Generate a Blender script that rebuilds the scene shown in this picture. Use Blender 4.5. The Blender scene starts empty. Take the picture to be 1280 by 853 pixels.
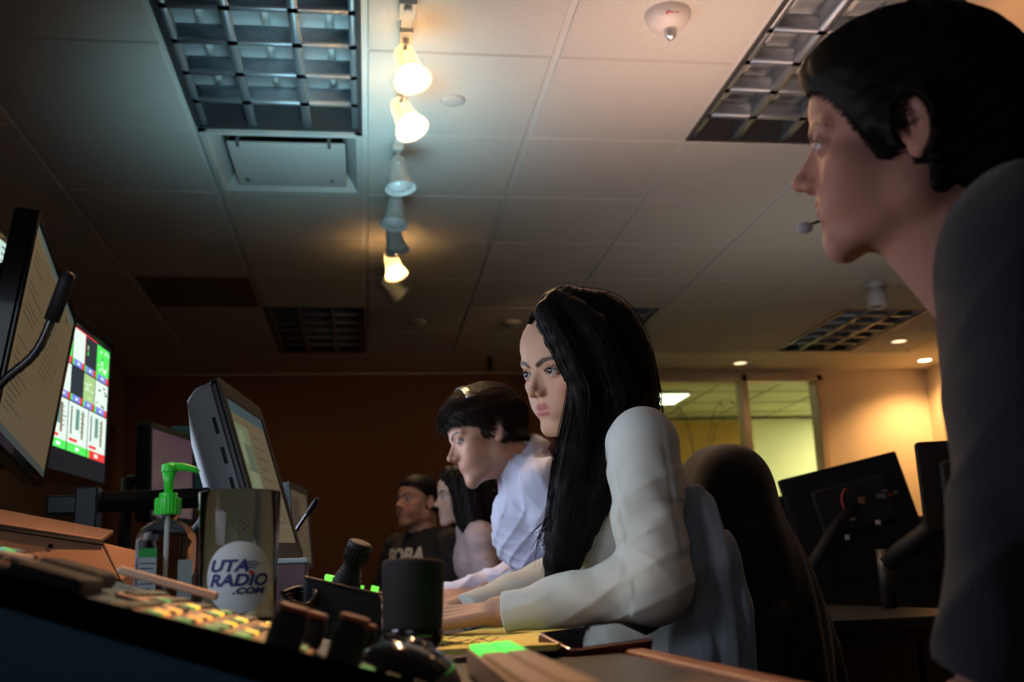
import bpy, bmesh, math, random
import numpy as np
from mathutils import Vector, Matrix
random.seed(7); rng = np.random.default_rng(7)
SC = bpy.context.scene; COL = SC.collection
PI = math.pi
# ------------------------------------------------------------------ camera model (36 mm lens, solved from the ceiling grid)
FPX, PAN, TILT, ROLL, CZ = 1280.35, .144457, .233525, -.0360726, .84
CEIL = 2.4935; T = .6096; GX, GY = -.6165, 3.5515
def cam_axes():
    cp, sp = math.cos(PAN), math.sin(PAN); ct, st = math.cos(TILT), math.sin(TILT)
    f = np.array([sp*ct, cp*ct, st]); r = np.array([cp, -sp, 0.]); u = np.cross(r, f)
    c, s = math.cos(ROLL), math.sin(ROLL)
    return c*r+s*u, -s*r+c*u, f
CR, CU, CF = cam_axes()
def at(px, py, D):
    return CR*(px-640)/FPX*D-CU*(py-426.5)/FPX*D+CF*D+np.array([0, 0, CZ])
# ------------------------------------------------------------------ materials
MATS = {}
def mat(name, col=(.5,.5,.5), rough=.5, metal=0, emit=None, es=0, spec=.5, trans=0, ior=1.45, alpha=1, coat=0, sheen=0, bump=0, bscale=200, attr=None, sss=0, noise=None):
    if name in MATS: return MATS[name]
    m = bpy.data.materials.new(name); m.use_nodes = True; nt = m.node_tree; b = nt.nodes['Principled BSDF']
    b.inputs['Base Color'].default_value = (*col, 1); b.inputs['Roughness'].default_value = rough; b.inputs['Metallic'].default_value = metal
    b.inputs['Specular IOR Level'].default_value = spec; b.inputs['Transmission Weight'].default_value = trans; b.inputs['IOR'].default_value = ior
    b.inputs['Alpha'].default_value = alpha; b.inputs['Coat Weight'].default_value = coat; b.inputs['Sheen Weight'].default_value = sheen
    if emit: b.inputs['Emission Color'].default_value = (*emit, 1); b.inputs['Emission Strength'].default_value = es
    if sss:
        b.inputs['Subsurface Weight'].default_value = sss; b.inputs['Subsurface Radius'].default_value = (1, .35, .2); b.inputs['Subsurface Scale'].default_value = .006
    tc = None
    if bump or noise: tc = nt.nodes.new('ShaderNodeTexCoord')
    if bump:
        n = nt.nodes.new('ShaderNodeTexNoise'); n.inputs['Scale'].default_value = bscale; n.inputs['Detail'].default_value = 4
        bp = nt.nodes.new('ShaderNodeBump'); bp.inputs['Strength'].default_value = bump; bp.inputs['Distance'].default_value = .003
        nt.links.new(tc.outputs['Object'], n.inputs['Vector']); nt.links.new(n.outputs['Fac'], bp.inputs['Height']); nt.links.new(bp.outputs['Normal'], b.inputs['Normal'])
    if noise:   # (colour2, scale, lo, hi)
        n = nt.nodes.new('ShaderNodeTexNoise'); n.inputs['Scale'].default_value = noise[1]; n.inputs['Detail'].default_value = 5
        r = nt.nodes.new('ShaderNodeMapRange'); r.inputs['From Min'].default_value = noise[2]; r.inputs['From Max'].default_value = noise[3]
        mx = nt.nodes.new('ShaderNodeMix'); mx.data_type = 'RGBA'; mx.inputs[6].default_value = (*col, 1); mx.inputs[7].default_value = (*noise[0], 1)
        nt.links.new(tc.outputs['Object'], n.inputs['Vector']); nt.links.new(n.outputs['Fac'], r.inputs['Value']); nt.links.new(r.outputs['Result'], mx.inputs['Factor']); nt.links.new(mx.outputs[2], b.inputs['Base Color'])
    if attr:
        a = nt.nodes.new('ShaderNodeAttribute'); a.attribute_name = attr; nt.links.new(a.outputs['Color'], b.inputs['Base Color'])
    MATS[name] = m; return m
# ------------------------------------------------------------------ mesh builder
class MB:
    def __init__(s): s.v = []; s.f = []; s.m = []; s.sm = []
    def add(s, V, F, mi=0, smooth=False):
        o = len(s.v); s.v += [tuple(float(c) for c in p) for p in V]
        for f in F: s.f.append([i+o for i in f]); s.m.append(mi); s.sm.append(smooth)
        return s
    def box(s, c, d, R=None, mi=0):
        x, y, z = d[0]/2, d[1]/2, d[2]/2
        V = [(-x,-y,-z),(x,-y,-z),(x,y,-z),(-x,y,-z),(-x,-y,z),(x,-y,z),(x,y,z),(-x,y,z)]
        V = np.array(V)
        if R is not None: V = V@np.array(R).T
        return s.add(V+np.array(c), [(3,2,1,0),(4,5,6,7),(0,1,5,4),(1,2,6,5),(2,3,7,6),(3,0,4,7)], mi)
    def rbox(s, c, d, r, R=None, mi=0, seg=3):   # box with rounded vertical-ish edges (rounded in local xz, extruded along y)
        x, z = d[0]/2, d[2]/2; pts = []
        for cx, cz, a0 in ((x-r,z-r,0),(-x+r,z-r,PI/2),(-x+r,-z+r,PI),(x-r,-z+r,1.5*PI)):
            for k in range(seg+1):
                a = a0+PI/2*k/seg; pts.append((cx+r*math.cos(a), cz+r*math.sin(a)))
        return s.prism(pts, d[1], c, R, mi)
    def prism(s, pts, depth, c=(0,0,0), R=None, mi=0, smooth=False):   # pts in local xz, extruded along local y (centred)
        n = len(pts); V = np.array([(p[0], -depth/2, p[1]) for p in pts]+[(p[0], depth/2, p[1]) for p in pts])
        if R is not None: V = V@np.array(R).T
        V = V+np.array(c)
        s.add(V, [tuple(range(n)), tuple(range(2*n-1, n-1, -1))], mi)
        o = len(s.v)-2*n
        for i in range(n):
            j = (i+1) % n; s.f.append([o+j, o+i, o+n+i, o+n+j]); s.m.append(mi); s.sm.append(smooth)
        return s
    def cyl(s, a, b, r0, r1=None, n=24, mi=0, cap=True):
        return s.tube([a, b], [r0, r0 if r1 is None else r1], n, mi, cap, True)
    def tube(s, P, rad, n=12, mi=0, cap=True, smooth=True):
        P = [np.array(p, float) for p in P]
        if np.isscalar(rad): rad = [rad]*len(P)
        V = []; up = None
        for i, p in enumerate(P):
            t = P[min(i+1, len(P)-1)]-P[max(i-1, 0)]; t = t/(np.linalg.norm(t)+1e-12)
            if up is None: up = np.array([0,0,1.]) if abs(t[2]) < .9 else np.array([1.,0,0])
            x = np.cross(t, up); x /= np.linalg.norm(x)+1e-12; y = np.cross(x, t); up = y
            for k in range(n):
                a = 2*PI*k/n; V.append(p+rad[i]*(math.cos(a)*x+math.sin(a)*y))
        F = []
        for i in range(len(P)-1):
            for k in range(n):
                k2 = (k+1) % n; F.append((i*n+k, (i+1)*n+k, (i+1)*n+k2, i*n+k2))
        s.add(V, F, mi, smooth)
        if cap:
            o = len(s.v)-len(V)
            s.f.append([o+k for k in range(n)]); s.f.append([o+(len(P)-1)*n+k for k in range(n-1, -1, -1)]); s.m += [mi, mi]; s.sm += [False, False]
        return s
    def lathe(s, prof, c=(0,0,0), R=None, n=40, mi=0, smooth=True, a0=0, a1=2*PI):   # prof [(r,z)]
        full = abs(a1-a0-2*PI) < 1e-6; m = n if full else n+1; V = []
        for r, z in prof:
            for k in range(m):
                a = a0+(a1-a0)*k/n; V.append((r*math.cos(a), r*math.sin(a), z))
        V = np.array(V)
        if R is not None: V = V@np.array(R).T
        F = []
        for i in range(len(prof)-1):
            for k in range(n):
                k2 = (k+1) % m; F.append((i*m+k, i*m+k2, (i+1)*m+k2, (i+1)*m+k))
        return s.add(V+np.array(c), F, mi, smooth)
    def sphere(s, c, r, n=16, mi=0, R=None):
        r = (r, r, r) if np.isscalar(r) else r
        V = []; F = []
        for i in range(n+1):
            for k in range(2*n):
                a = PI*i/n; b = PI*k/n; V.append((r[0]*math.sin(a)*math.cos(b), r[1]*math.sin(a)*math.sin(b), r[2]*math.cos(a)))
        for i in range(n):
            for k in range(2*n): F.append((i*2*n+k, (i+1)*2*n+k, (i+1)*2*n+(k+1) % (2*n), i*2*n+(k+1) % (2*n)))
        V = np.array(V)
        if R is not None: V = V@np.array(R).T
        return s.add(V+np.array(c), F, mi, True)
    def build(s, name, mats, parent=None, bevel=0, bseg=2):
        me = bpy.data.meshes.new(name); me.from_pydata(s.v, [], s.f); me.update()
        for m in (mats if isinstance(mats, (list, tuple)) else [mats]): me.materials.append(m)
        me.polygons.foreach_set('material_index', s.m); me.polygons.foreach_set('use_smooth', s.sm)
        o = bpy.data.objects.new(name, me); COL.objects.link(o)
        if parent is not None: adopt(o, parent)
        if bevel:
            b = o.modifiers.new('bevel', 'BEVEL'); b.width = bevel; b.segments = bseg; b.limit_method = 'ANGLE'; b.angle_limit = .6
        return o
def world_of(o):
    m = Matrix.LocRotScale(o.location, o.rotation_euler, o.scale)
    return world_of(o.parent) @ o.matrix_parent_inverse @ m if o.parent else m
def adopt(o, parent):
    o.parent = parent; o.matrix_parent_inverse = world_of(parent).inverted()
def tag(o, label=None, cat=None, group=None, kind=None):
    if label: o['label'] = label
    if cat: o['category'] = cat
    if group: o['group'] = group
    if kind: o['kind'] = kind
    return o
def thing(name, loc, label, cat, group=None):
    o = bpy.data.objects.new(name, None); COL.objects.link(o); o.location = tuple(float(c) for c in loc); o.empty_display_size = .05
    return tag(o, label, cat, group)
def copy_tree(o, loc=None, rot=None, label=None, parent=None):
    c = o.copy(); COL.objects.link(c); c.parent = parent
    if loc is not None: c.location = loc
    if rot is not None: c.rotation_euler = rot
    if label: c['label'] = label
    for ch in o.children: copy_tree(ch, parent=c)
    return c
def Rz(a): c, s = math.cos(a), math.sin(a); return np.array([[c,-s,0],[s,c,0],[0,0,1.]])
def Rx(a): c, s = math.cos(a), math.sin(a); return np.array([[1,0,0],[0,c,-s],[0,s,c.real]])
def Ry(a): c, s = math.cos(a), math.sin(a); return np.array([[c,0,s],[0,1,0],[-s,0,c]])
def unit(v): v = np.array(v, float); return v/np.linalg.norm(v)
def text_mesh(txt, size, extrude=.0005, shear=0, bold=0, align='CENTER'):
    cu = bpy.data.curves.new('txt', 'FONT'); cu.body = txt; cu.size = size; cu.extrude = extrude; cu.shear = shear; cu.offset = bold; cu.align_x = align; cu.align_y = 'CENTER'; cu.resolution_u = 4
    o = bpy.data.objects.new('txt', cu); COL.objects.link(o)
    dg = bpy.context.evaluated_depsgraph_get(); me = bpy.data.meshes.new_from_object(o.evaluated_get(dg))
    V = [tuple(v.co) for v in me.vertices]; F = [tuple(p.vertices) for p in me.polygons]
    bpy.data.objects.remove(o); bpy.data.curves.remove(cu); bpy.data.meshes.remove(me)
    return V, F

# ================================================================== THE ROOM
XL, XR, YF, YB = -1.78, 4.66, 7.92, -2.2
m_tile = mat('acoustic_tile', (.60,.58,.55), .9, bump=.5, bscale=260, noise=((.42,.41,.39), 420, .5, .72))
m_tbar = mat('ceiling_grid_paint', (.62,.62,.60), .45)
m_dry = mat('painted_drywall', (.66,.60,.50), .75, bump=.05, bscale=300)
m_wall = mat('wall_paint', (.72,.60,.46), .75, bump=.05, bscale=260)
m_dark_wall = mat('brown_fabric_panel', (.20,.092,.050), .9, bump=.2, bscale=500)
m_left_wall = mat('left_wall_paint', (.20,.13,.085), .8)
m_carpet = mat('carpet', (.045,.04,.04), .95, bump=.6, bscale=600)
m_ret = mat('return_air_tile', (.17,.12,.085), .9)
def struct(o): o['kind'] = 'structure'; return o
tX = lambda u: GX+u*T
tY = lambda v: GY+v*T
x_gl, x_gr, y_gf = -1.64, 4.15, tY(6.05)
skip = {(0,-2):'t',(0,-1):'t',(3,-2):'t',(3,-1):'t',(0,4):'t',(0,5):'t',(3,4):'t',(3,5):'t',(6,4):'t',(6,5):'t',(0,0):'v'}
c = MB(); g = MB()
g.sm
v0, v1 = -9, 6
for u in range(-2, 8):
    for v in range(v0, v1):
        if (u, v) in skip: continue
        xa, xb = max(tX(u), x_gl), min(tX(u+1), x_gr)
        ya, yb = tY(v), tY(v+1)
        mi = 1 if (u, v) == (-1, 3) else 0
        gx, gy, dz = .010, .0045, .007
        xa0, xb0, ya0, yb0 = xa+gx, xb-gx, ya+gy, yb-gy
        V = [(xa0,ya0,CEIL),(xb0,ya0,CEIL),(xb0,yb0,CEIL),(xa0,yb0,CEIL),(xa0+.004,ya0+.004,CEIL-dz),(xb0-.004,ya0+.004,CEIL-dz),(xb0-.004,yb0-.004,CEIL-dz),(xa0+.004,yb0-.004,CEIL-dz)]
        c.add(V, [(4,7,6,5),(0,4,5,1),(1,5,6,2),(2,6,7,3),(3,7,4,0)], mi)
ceiling = struct(c.build('ceiling', [m_tile, m_ret]))
# T bars flush above the tegular tile faces
for u in range(-1, 8):
    g.box((tX(u), (tY(v0)+tY(v1))/2, CEIL+.004), (.026, (v1-v0)*T, .008))
for v in range(v0, v1+1):
    for u in range(-2, 8):
        if (u, v-1) in skip and (u, v) in skip and skip[(u, v)] == 't' and skip[(u, v-1)] == 't': continue
        xa, xb = max(tX(u), x_gl), min(tX(u+1), x_gr)
        g.box(((xa+xb)/2, tY(v), CEIL+.0045), (xb-xa, .024, .006))
grid = g.build('ceiling_grid', m_tbar, ceiling)
# plenum deck above, drywall border around the grid
b = MB()
b.box(((XL+XR)/2, (YB+YF)/2, CEIL+.40), (XR-XL+.2, YF-YB+.2, .05))
struct(b.build('ceiling_deck', mat('deck', (.05,.05,.05), .9)))
b = MB()
b.box(((XL+x_gl)/2-.03, (YB+YF)/2, CEIL+.02), (x_gl-XL+.06, YF-YB, .05))
b.box(((x_gr+XR)/2+.03, (YB+YF)/2, CEIL+.02), (XR-x_gr+.06, YF-YB, .05))
b.box(((x_gl+x_gr)/2, (tY(6)+YF)/2+.02, CEIL+.02), (x_gr-x_gl, YF-tY(6)+.0, .05))
b.box(((x_gl+x_gr)/2, (YB+tY(v0))/2-.3, CEIL+.02), (x_gr-x_gl, .9, .05))
struct(b.build('ceiling_border', m_dry))
struct(MB().box(((XL+XR)/2, (YB+YF)/2, -.05), (XR-XL+.4, YF-YB+.4, .1)).build('floor', m_carpet))
# walls
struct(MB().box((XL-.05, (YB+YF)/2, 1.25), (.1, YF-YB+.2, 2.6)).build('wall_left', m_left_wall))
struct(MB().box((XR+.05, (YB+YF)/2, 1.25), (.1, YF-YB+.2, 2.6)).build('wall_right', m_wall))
struct(MB().box(((XL+XR)/2, YB-.05, 1.25), (XR-XL+.2, .1, 2.6)).build('wall_back', m_wall))
WX0, WX1, WZ0, WZ1 = 2.22, 3.72, .95, 2.445    # window opening in the far wall
w = MB(); yw = YF+.06
w.box(((XL+WX0)/2, yw, 1.25), (WX0-XL, .12, 2.6)); w.box(((WX1+XR)/2+.05, yw, 1.25), (XR-WX1+.1, .12, 2.6))
w.box(((WX0+WX1)/2, yw, WZ0/2), (WX1-WX0, .12, WZ0)); w.box(((WX0+WX1)/2, yw, (WZ1+2.55)/2), (WX1-WX0, .12, 2.55-WZ1))
struct(w.build('wall_far', m_wall))
dp = MB().box(((-1.77+2.12)/2, YF-.015, 1.235), (3.89, .03, 2.47)); 
struct(dp.build('wall_far_panel', m_dark_wall))
m_wood = mat('left_wood_trim', (.16,.075,.035), .5, noise=((.10,.045,.02), 30, .4, .6))
tr = MB()
for yy in (6.9, 7.35): tr.box((XL+.02, yy, 1.0), (.04, .10, 2.0))
tr.box((XL+.02, 7.12, 2.0), (.04, .55, .08)); struct(tr.build('trim_1', m_wood))
struct(MB().box((XR-.01, (YB+YF)/2, .05), (.02, YF-YB, .1)).build('baseboard_right', m_tbar))
# window frame, glass
m_frame = mat('window_frame_paint', (.70,.55,.40), .4)
fr = MB()
fw = .055
for x in (WX0+fw/2, WX1-fw/2, 3.05): fr.box((x, YF+.03, (WZ0+WZ1)/2), (fw if x != 3.05 else .05, .16, WZ1-WZ0))
for z in (WZ0+fw/2, WZ1-fw/2): fr.box(((WX0+WX1)/2, YF+.03, z), (WX1-WX0, .16, fw))
win = struct(fr.build('window_1', m_frame, bevel=.004))
m_glass = mat('window_glass', (.9,.95,.9), .02, trans=1, ior=1.02, spec=.3)
MB().box(((WX0+WX1)/2, YF+.05, (WZ0+WZ1)/2), (WX1-WX0-.02, .006, WZ1-WZ0-.02)).build('pane', m_glass, win)
# right partition behind the foreground person (its warm lit face shows at the frame's edge)
m_pillar = mat('pillar_paint', (.72,.48,.28), .7)
struct(MB().box((1.80, 2.05, 1.247), (.40, .45, 2.494)).build('wall_pillar', m_pillar))
# room beyond the window
m_far_room = mat('far_room_paint', (.68,.68,.48), .8)
r = MB(); x0, x1, y1 = 1.2, 7.0, 11.2
r.box(((x0+x1)/2, y1+.05, 1.3), (x1-x0, .1, 2.6)); r.box((x1+.05, (YF+y1)/2, 1.3), (.1, y1-YF, 2.6)); r.box((x0-.05, (YF+y1)/2+.06, 1.3), (.1, y1-YF-.12, 2.6))
struct(r.build('wall_neighbour_room', m_far_room))
r = MB().box(((x0+x1)/2, (YF+y1)/2+.1, 2.66), (x1-x0, y1-YF, .06)); nc = struct(r.build('ceiling_neighbour_room', m_far_room))
r = MB()
for k in range(9): r.box((x0+k*T+.3, (YF+y1)/2+.1, 2.628), (.02, y1-YF-.1, .006))
for k in range(5): r.box(((x0+x1)/2, 8.4+k*T, 2.628), (x1-x0, .02, .006))
r.build('ceiling_grid', mat('far_grid', (.25,.24,.15), .5), nc)
struct(MB().box(((x0+x1)/2, (YF+y1)/2+.1, -.05), (x1-x0+.2, y1-YF, .1)).build('floor_neighbour_room', m_carpet))
cb = thing('cork_board', (3.35, y1-.02, 1.4), 'brown cork pinboard on the far wall of the room seen through the window', 'board')
MB().box((3.0, y1-.02, 1.98), (2.70, .03, 1.2)).build('board', mat('cork', (.42,.25,.07), .9, noise=((.35,.2,.05), 80, .4, .6)), cb)
bf = MB()
for z in (1.38, 2.58): bf.box((3.0, y1-.03, z), (2.74, .04, .03))
for x in (1.65, 4.35): bf.box((x, y1-.03, 1.98), (.03, .04, 1.2))
bf.build('frame', mat('board_frame', (.4,.33,.12), .5), cb)
lp = thing('ceiling_light', (3.0, 9.85, 2.62), 'bright white ceiling light panel in the room behind the window', 'ceiling light')
MB().box((2.85, 9.85, 2.615), (.62, .60, .03)).build('frame', m_tbar, lp)
MB().box((2.85, 9.85, 2.598), (.57, .55, .006)).build('diffuser', mat('lit_diffuser', (.9,.95,.8), .5, emit=(.92,1,.72), es=3.2), lp)
for k, (x, y) in enumerate(((6.1, 9.2), (6.1, 10.4))):  # unseen strong panels added to brighten the neighbouring room
    l2 = thing('ceiling_light', (x, y, 2.62), 'unseen ceiling light panel added at the far side of the room behind the window' if k else 'unseen ceiling light panel added nearer the glass in the room behind the window', 'ceiling light')
    MB().box((x, y, 2.615), (.62, .62, .03)).build('frame', m_tbar, l2); MB().box((x, y, 2.598), (.57, .57, .006)).build('diffuser', mat('added_panel_diffuser', (.9,.9,.8), .5, emit=(1,.95,.52), es=85), l2)
pl = thing('potted_plant', (3.0, 9.0, 0), 'thin arching plant stems in a pot behind the window glass', 'plant')
MB().lathe([(.12,0),(.17,.35),(.18,.36),(.16,.36),(.15,.33),(0,.33)], (3.0, 9.0, 0)).build('pot', mat('pot', (.2,.12,.08), .6), pl)
st = MB()
for k in range(4):
    a = k*1.9; P = []
    for i in range(14):
        t_ = i/13; P.append((3.0+math.cos(a)*.42*t_**2.2, 9.0+math.sin(a)*.2*t_**2, .33+2.12*math.sin(t_*PI*.58)/1.0*(.93+.02*k)))
    st.tube(P, [.005*(1-.6*i/13) for i in range(14)], 6)
    for i in range(8, 14, 2):
        for sgn in (-1, 1):
            p = np.array(P[i]); q = p+np.array([math.cos(a+sgn)*.07, math.sin(a+sgn)*.07, -.05]); st.tube([p, (p+q)/2+[0,0,.012], q], [.0012,.0035,.0008], 5)
st.build('stems', mat('plant_stem', (.07,.08,.03), .7), pl)

# ================================================================== CEILING FIXTURES
m_trim_w = mat('fixture_white', (.55,.55,.54), .4)
m_louver = mat('parabolic_aluminium', (.36,.40,.45), .42, metal=.6)
m_louver_back = mat('troffer_reflector', (.55,.57,.60), .4, metal=.3)
def troffer(u, v, label, rows=6, cols=3):
    cx, cy = tX(u+.5), tY(v+1)
    t = thing('ceiling_troffer', (cx, cy, CEIL), label, 'ceiling light', 'unlit louvred ceiling troffers')
    W, L = T-.02, 2*T-.02; h = .085
    f = MB()
    for sx in (-1, 1): f.box((cx+sx*(W/2-.006), cy, CEIL+h/2-.004), (.014, L, h+.008))
    for sy in (-1, 1): f.box((cx, cy+sy*(L/2-.006), CEIL+h/2-.004), (W, .014, h+.008))
    f.build('frame', mat('troffer_frame', (.05,.05,.055), .4), t)
    MB().box((cx, cy, CEIL+h+.03), (W, L, .01)).build('reflector', m_louver_back, t)
    lamps = MB()
    for i in range(cols): lamps.cyl((cx-W/2+W*(i+.5)/cols, cy-L/2+.03, CEIL+h+.005), (cx-W/2+W*(i+.5)/cols, cy+L/2-.03, CEIL+h+.005), .013, n=12)
    lamps.build('fluorescent_tubes', mat('tube_off', (.6,.62,.62), .4), t)
    lv = MB()
    # parabolic blades: curved wedge sections
    sec = [(-.016,0),(-.010,.022),(-.004,.05),(-.001,h-.005),(.001,h-.005),(.004,.05),(.010,.022),(.016,0)]
    for i in range(1, cols):
        x = cx-W/2+W*i/cols; lv.prism([(p[0], p[1]) for p in sec], L-.03, (x, cy, CEIL), mi=0, smooth=True)
    R90 = Rz(PI/2)
    for j in range(1, rows):
        y = cy-L/2+L*j/rows
        lv.prism([(p[0]*.8, p[1]*.8) for p in sec], W-.03, (cx, y, CEIL), R90, 0, True)
    for sx in (-1, 1):
        lv.prism([(0,0),(0,h),(sx*-.004,h),(sx*-.02,.02),(sx*-.022,0)][::(-1 if sx>0 else 1)], L-.03, (cx+sx*(W/2-.014), cy, CEIL), smooth=True)
    lv.build('louver', m_louver, t)
    return t
troffer(0, -2, 'large dark louvred troffer at the top left above the square air vent')
troffer(3, -2, 'dark louvred troffer at the top right beside the foreground person\'s forehead')
troffer(0, 4, 'small distant louvred troffer left of the end of the track lights')
troffer(3, 4, 'louvred troffer mostly hidden above the long-haired woman\'s head')
troffer(6, 4, 'distant louvred troffer edged in orange light near the right downlight')
# plaque vent
vt = thing('ceiling_vent', (tX(.5), tY(.5), CEIL), 'square white plaque air vent below the large louvred troffer', 'air vent')
cx, cy = tX(.5), tY(.5); W = T-.02
f = MB()
for sx in (-1, 1):
    f.prism([(0,0),(0,-.012),(-sx*.022,-.012),(-sx*.075,.07),(-sx*.075,.08),(0,.01)][::sx], W, (cx+sx*W/2, cy, CEIL))
for sy in (-1, 1):
    f.prism([(0,0),(0,-.0125),(-sy*.022,-.0125),(-sy*.075,.07),(-sy*.075,.08),(0,.01)][::sy], W, (cx, cy+sy*W/2, CEIL), Rz(PI/2))
f.build('frame', m_trim_w, vt)
MB().box((cx, cy, CEIL+.10), (W-.1, W-.1, .01)).build('duct', mat('duct_dark', (.02,.02,.02), .9), vt)
MB().box((cx+.01, cy+.03, CEIL+.004), (.44, .42, .012)).build('plaque', m_trim_w, vt, bevel=.003)
for sx in (-1, 1):
    for sy in (-1, 1): MB().box((cx+sx*.17, cy+sy*.17, CEIL+.04), (.012, .03, .09)).build('hanger', mat('galvanised', (.35,.36,.37), .4, metal=.8), vt)
# smoke detector with strobe
p = np.array([.893, 2.66, CEIL-.007])
sd = thing('smoke_detector', p, 'round white fire alarm detector with red FIRE lettering on a ceiling tile', 'smoke detector')
MB().lathe([(0,-.052),(.022,-.052),(.034,-.046),(.052,-.04),(.064,-.024),(.068,-.012),(.068,0)], p, n=48).build('housing', mat('detector_plastic', (.66,.62,.60), .35), sd)
MB().lathe([(0,-.086),(.010,-.084),(.018,-.072),(.020,-.052)], p+[.004,.0,0], n=24).build('strobe_lens', mat('strobe', (.7,.7,.72), .12, metal=.6), sd)
V, F = text_mesh('FIRE', .021, .0006, bold=.0006)
A = np.array(V); R_ = np.array([[1,0,0],[0,.80,.58],[0,-.58,.80]]); A = (A*[1,1,1])@Rx(PI*.86).T
A[:, :] = A+p+np.array([-.004,-.053,-.0335]); MB().add(A, F).build('lettering', mat('red_ink', (.55,.03,.05), .5), sd)
for q, lab in (((.297,3.26),'flat white round sprinkler cover beside the lit track heads'), ((.311,6.3),'tiny dark ceiling disc beyond the last track head'), ((.924,6.32),'small pale ceiling detector left of the woman\'s hairline')):
    s_ = MB().lathe([(0,-.012),(.036,-.011),(.043,-.006),(.044,0)] if q[1] < 4 else [(0,-.022),(.05,-.02),(.06,-.008),(.062,0)], (q[0], q[1], CEIL-.0055), n=40)
    tag(s_.build('sprinkler_cover' if q[1] < 4 else 'ceiling_detector', mat('cover_grey', (.50,.50,.50), .5)), lab, 'sprinkler cover' if q[1] < 4 else 'detector')
# slot diffuser on the border
tag(MB().box((.93, 7.60, CEIL-.004), (.035, .50, .012), Rz(-.12)).build('slot_diffuser', mat('slot_black', (.01,.01,.01), .6)), 'narrow black slot diffuser in the ceiling border above the brown wall', 'air slot')
# security camera
p = np.array([2.94, 5.40, CEIL-.007])
cm = thing('ceiling_camera', p, 'small white cylindrical fixture hanging from the ceiling below the foreground person\'s chin', 'ceiling fixture')
MB().lathe([(0,0),(.055,0),(.055,-.02),(.03,-.03),(.022,-.05)], p).build('base', m_trim_w, cm)
MB().lathe([(.025,-.04),(.048,-.055),(.056,-.09),(.058,-.15),(.05,-.155),(.048,-.13),(0,-.12)], p).build('housing', mat('camera_white', (.6,.58,.55), .35), cm)
MB().lathe([(0,-.152),(.03,-.148),(.046,-.135)], p).build('lens', mat('camera_lens', (.15,.15,.16), .1, metal=.5), cm)
# recessed downlights
m_dl = mat('downlight_lamp', (1,.8,.55), .5, emit=(1,.72,.42), es=2.2)
m_dl_hot = mat('downlight_lamp_bright', (1,.8,.55), .5, emit=(1,.75,.42), es=14)
for x, y, hot, lab in ((2.93, 7.62, 0, 'recessed downlight glowing softly above the window'), (3.88, 6.88, 0, 'recessed downlight glowing softly in a ceiling tile beside the far right troffer'), (4.46, 7.55, 1, 'bright recessed downlight in the far right corner washing the wall orange')):
    z = CEIL-.005 if not (x == 3.88) else CEIL-.007
    d = thing('downlight', (x, y, z), lab, 'downlight', 'recessed downlights at the far right')
    MB().lathe([(.052,-.002),(.055,-.006),(.068,-.005),(.07,0)], (x, y, z), n=32).build('trim_ring', m_trim_w, d)
    MB().lathe([(0,-.001),(.052,-.001)], (x, y, z), n=32).build('lamp', m_dl_hot if hot else m_dl, d)

# ------------------------------------------------------------------ track lighting
m_track = mat('track_white', (.52,.53,.52), .35)
m_shade_lit = mat('lit_head_shade', (.75,.72,.66), .9, trans=.35, ior=1.05)  # paler see-through copy of the shade, so lit heads appear to glow
m_bulb_off = mat('bulb_unlit', (.55,.56,.58), .15, spec=.8)
m_bulb_on = mat('bulb_lit', (1,.85,.6), .4, emit=(1,.62,.27), es=38)
TX = .118
tk = thing('track_rail', (TX, 4.0, CEIL), 'white ceiling track rail carrying the row of spotlights', 'track rail')
MB().box((TX, 4.12, CEIL-.018), (.034, 2.95, .022)).build('rail', m_track, tk, bevel=.002)
fb = MB().box((TX, 2.66, CEIL-.022), (.052, .09, .034)); fb.cyl((TX, 2.63, CEIL-.04), (TX, 2.63, CEIL-.055), .012, n=16)
fb.build('end_feed', m_track, tk, bevel=.003)
def track_head(y, ax, lit, label, drop=.085):
    """bell-shaped PAR head: ax = aim direction"""
    t = thing('track_spotlight', (TX, y, CEIL-.029), label, 'spotlight', 'spotlights on the ceiling track')
    pv = np.array([TX, y, CEIL-.029-drop])
    s = MB().box((TX, y, CEIL-.035), (.04, .075, .018)); s.cyl((TX, y, CEIL-.04), (TX, y, CEIL-.029-drop*.5), .010, n=12)
    s.build('stem', m_track, t, bevel=.002)
    a = unit(ax); zz = a; xx = unit(np.cross([0, 1, .1], zz)); yy = np.cross(zz, xx); R = np.stack([xx, yy, zz], 1)
    y_ = MB()
    P = [pv+R@np.array([0, .034*math.sin(q), .0]) + np.array([0,0,.034*math.cos(q)]) for q in np.linspace(-1.5, 1.5, 9)]
    y_.tube(P, .006, 8); y_.build('yoke', m_track, t)
    ks_ = 1.12; prof = [(0,-.045),(.016,-.044),(.024,-.036),(.030,-.015),(.033,.02),(.040,.05),(.050,.070),(.053,.078),(.050,.078),(.040,.062),(.034,.045)]
    prof = [(a_*ks_, b_*ks_) for a_, b_ in prof]; MB().lathe(prof, pv, R, n=32).build('bell_shade', m_shade_lit if lit else m_track, t)
    MB().lathe([(0,.094),(.022,.091),(.040,.080),(.047,.068),(.040,.054)], pv, R, n=32).build('bulb', m_bulb_on if lit else m_bulb_off, t)
    if lit:
        L = bpy.data.lights.new('spot_lamp', 'SPOT'); L.energy = LIT_W; L.color = (1,.62,.32); L.spot_size = 1.9; L.spot_blend = .8; L.shadow_soft_size = .04
        o = bpy.data.objects.new('spot_lamp', L); COL.objects.link(o); q = pv+a*.108; o.location = q
        o.rotation_euler = Vector(a).to_track_quat('-Z', 'Y').to_euler(); adopt(o, t)
    return t
LIT_W = 24
track_head(2.80, (.22,-.30,-1), True, 'lit track spotlight nearest the camera at the top of the row')
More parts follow.
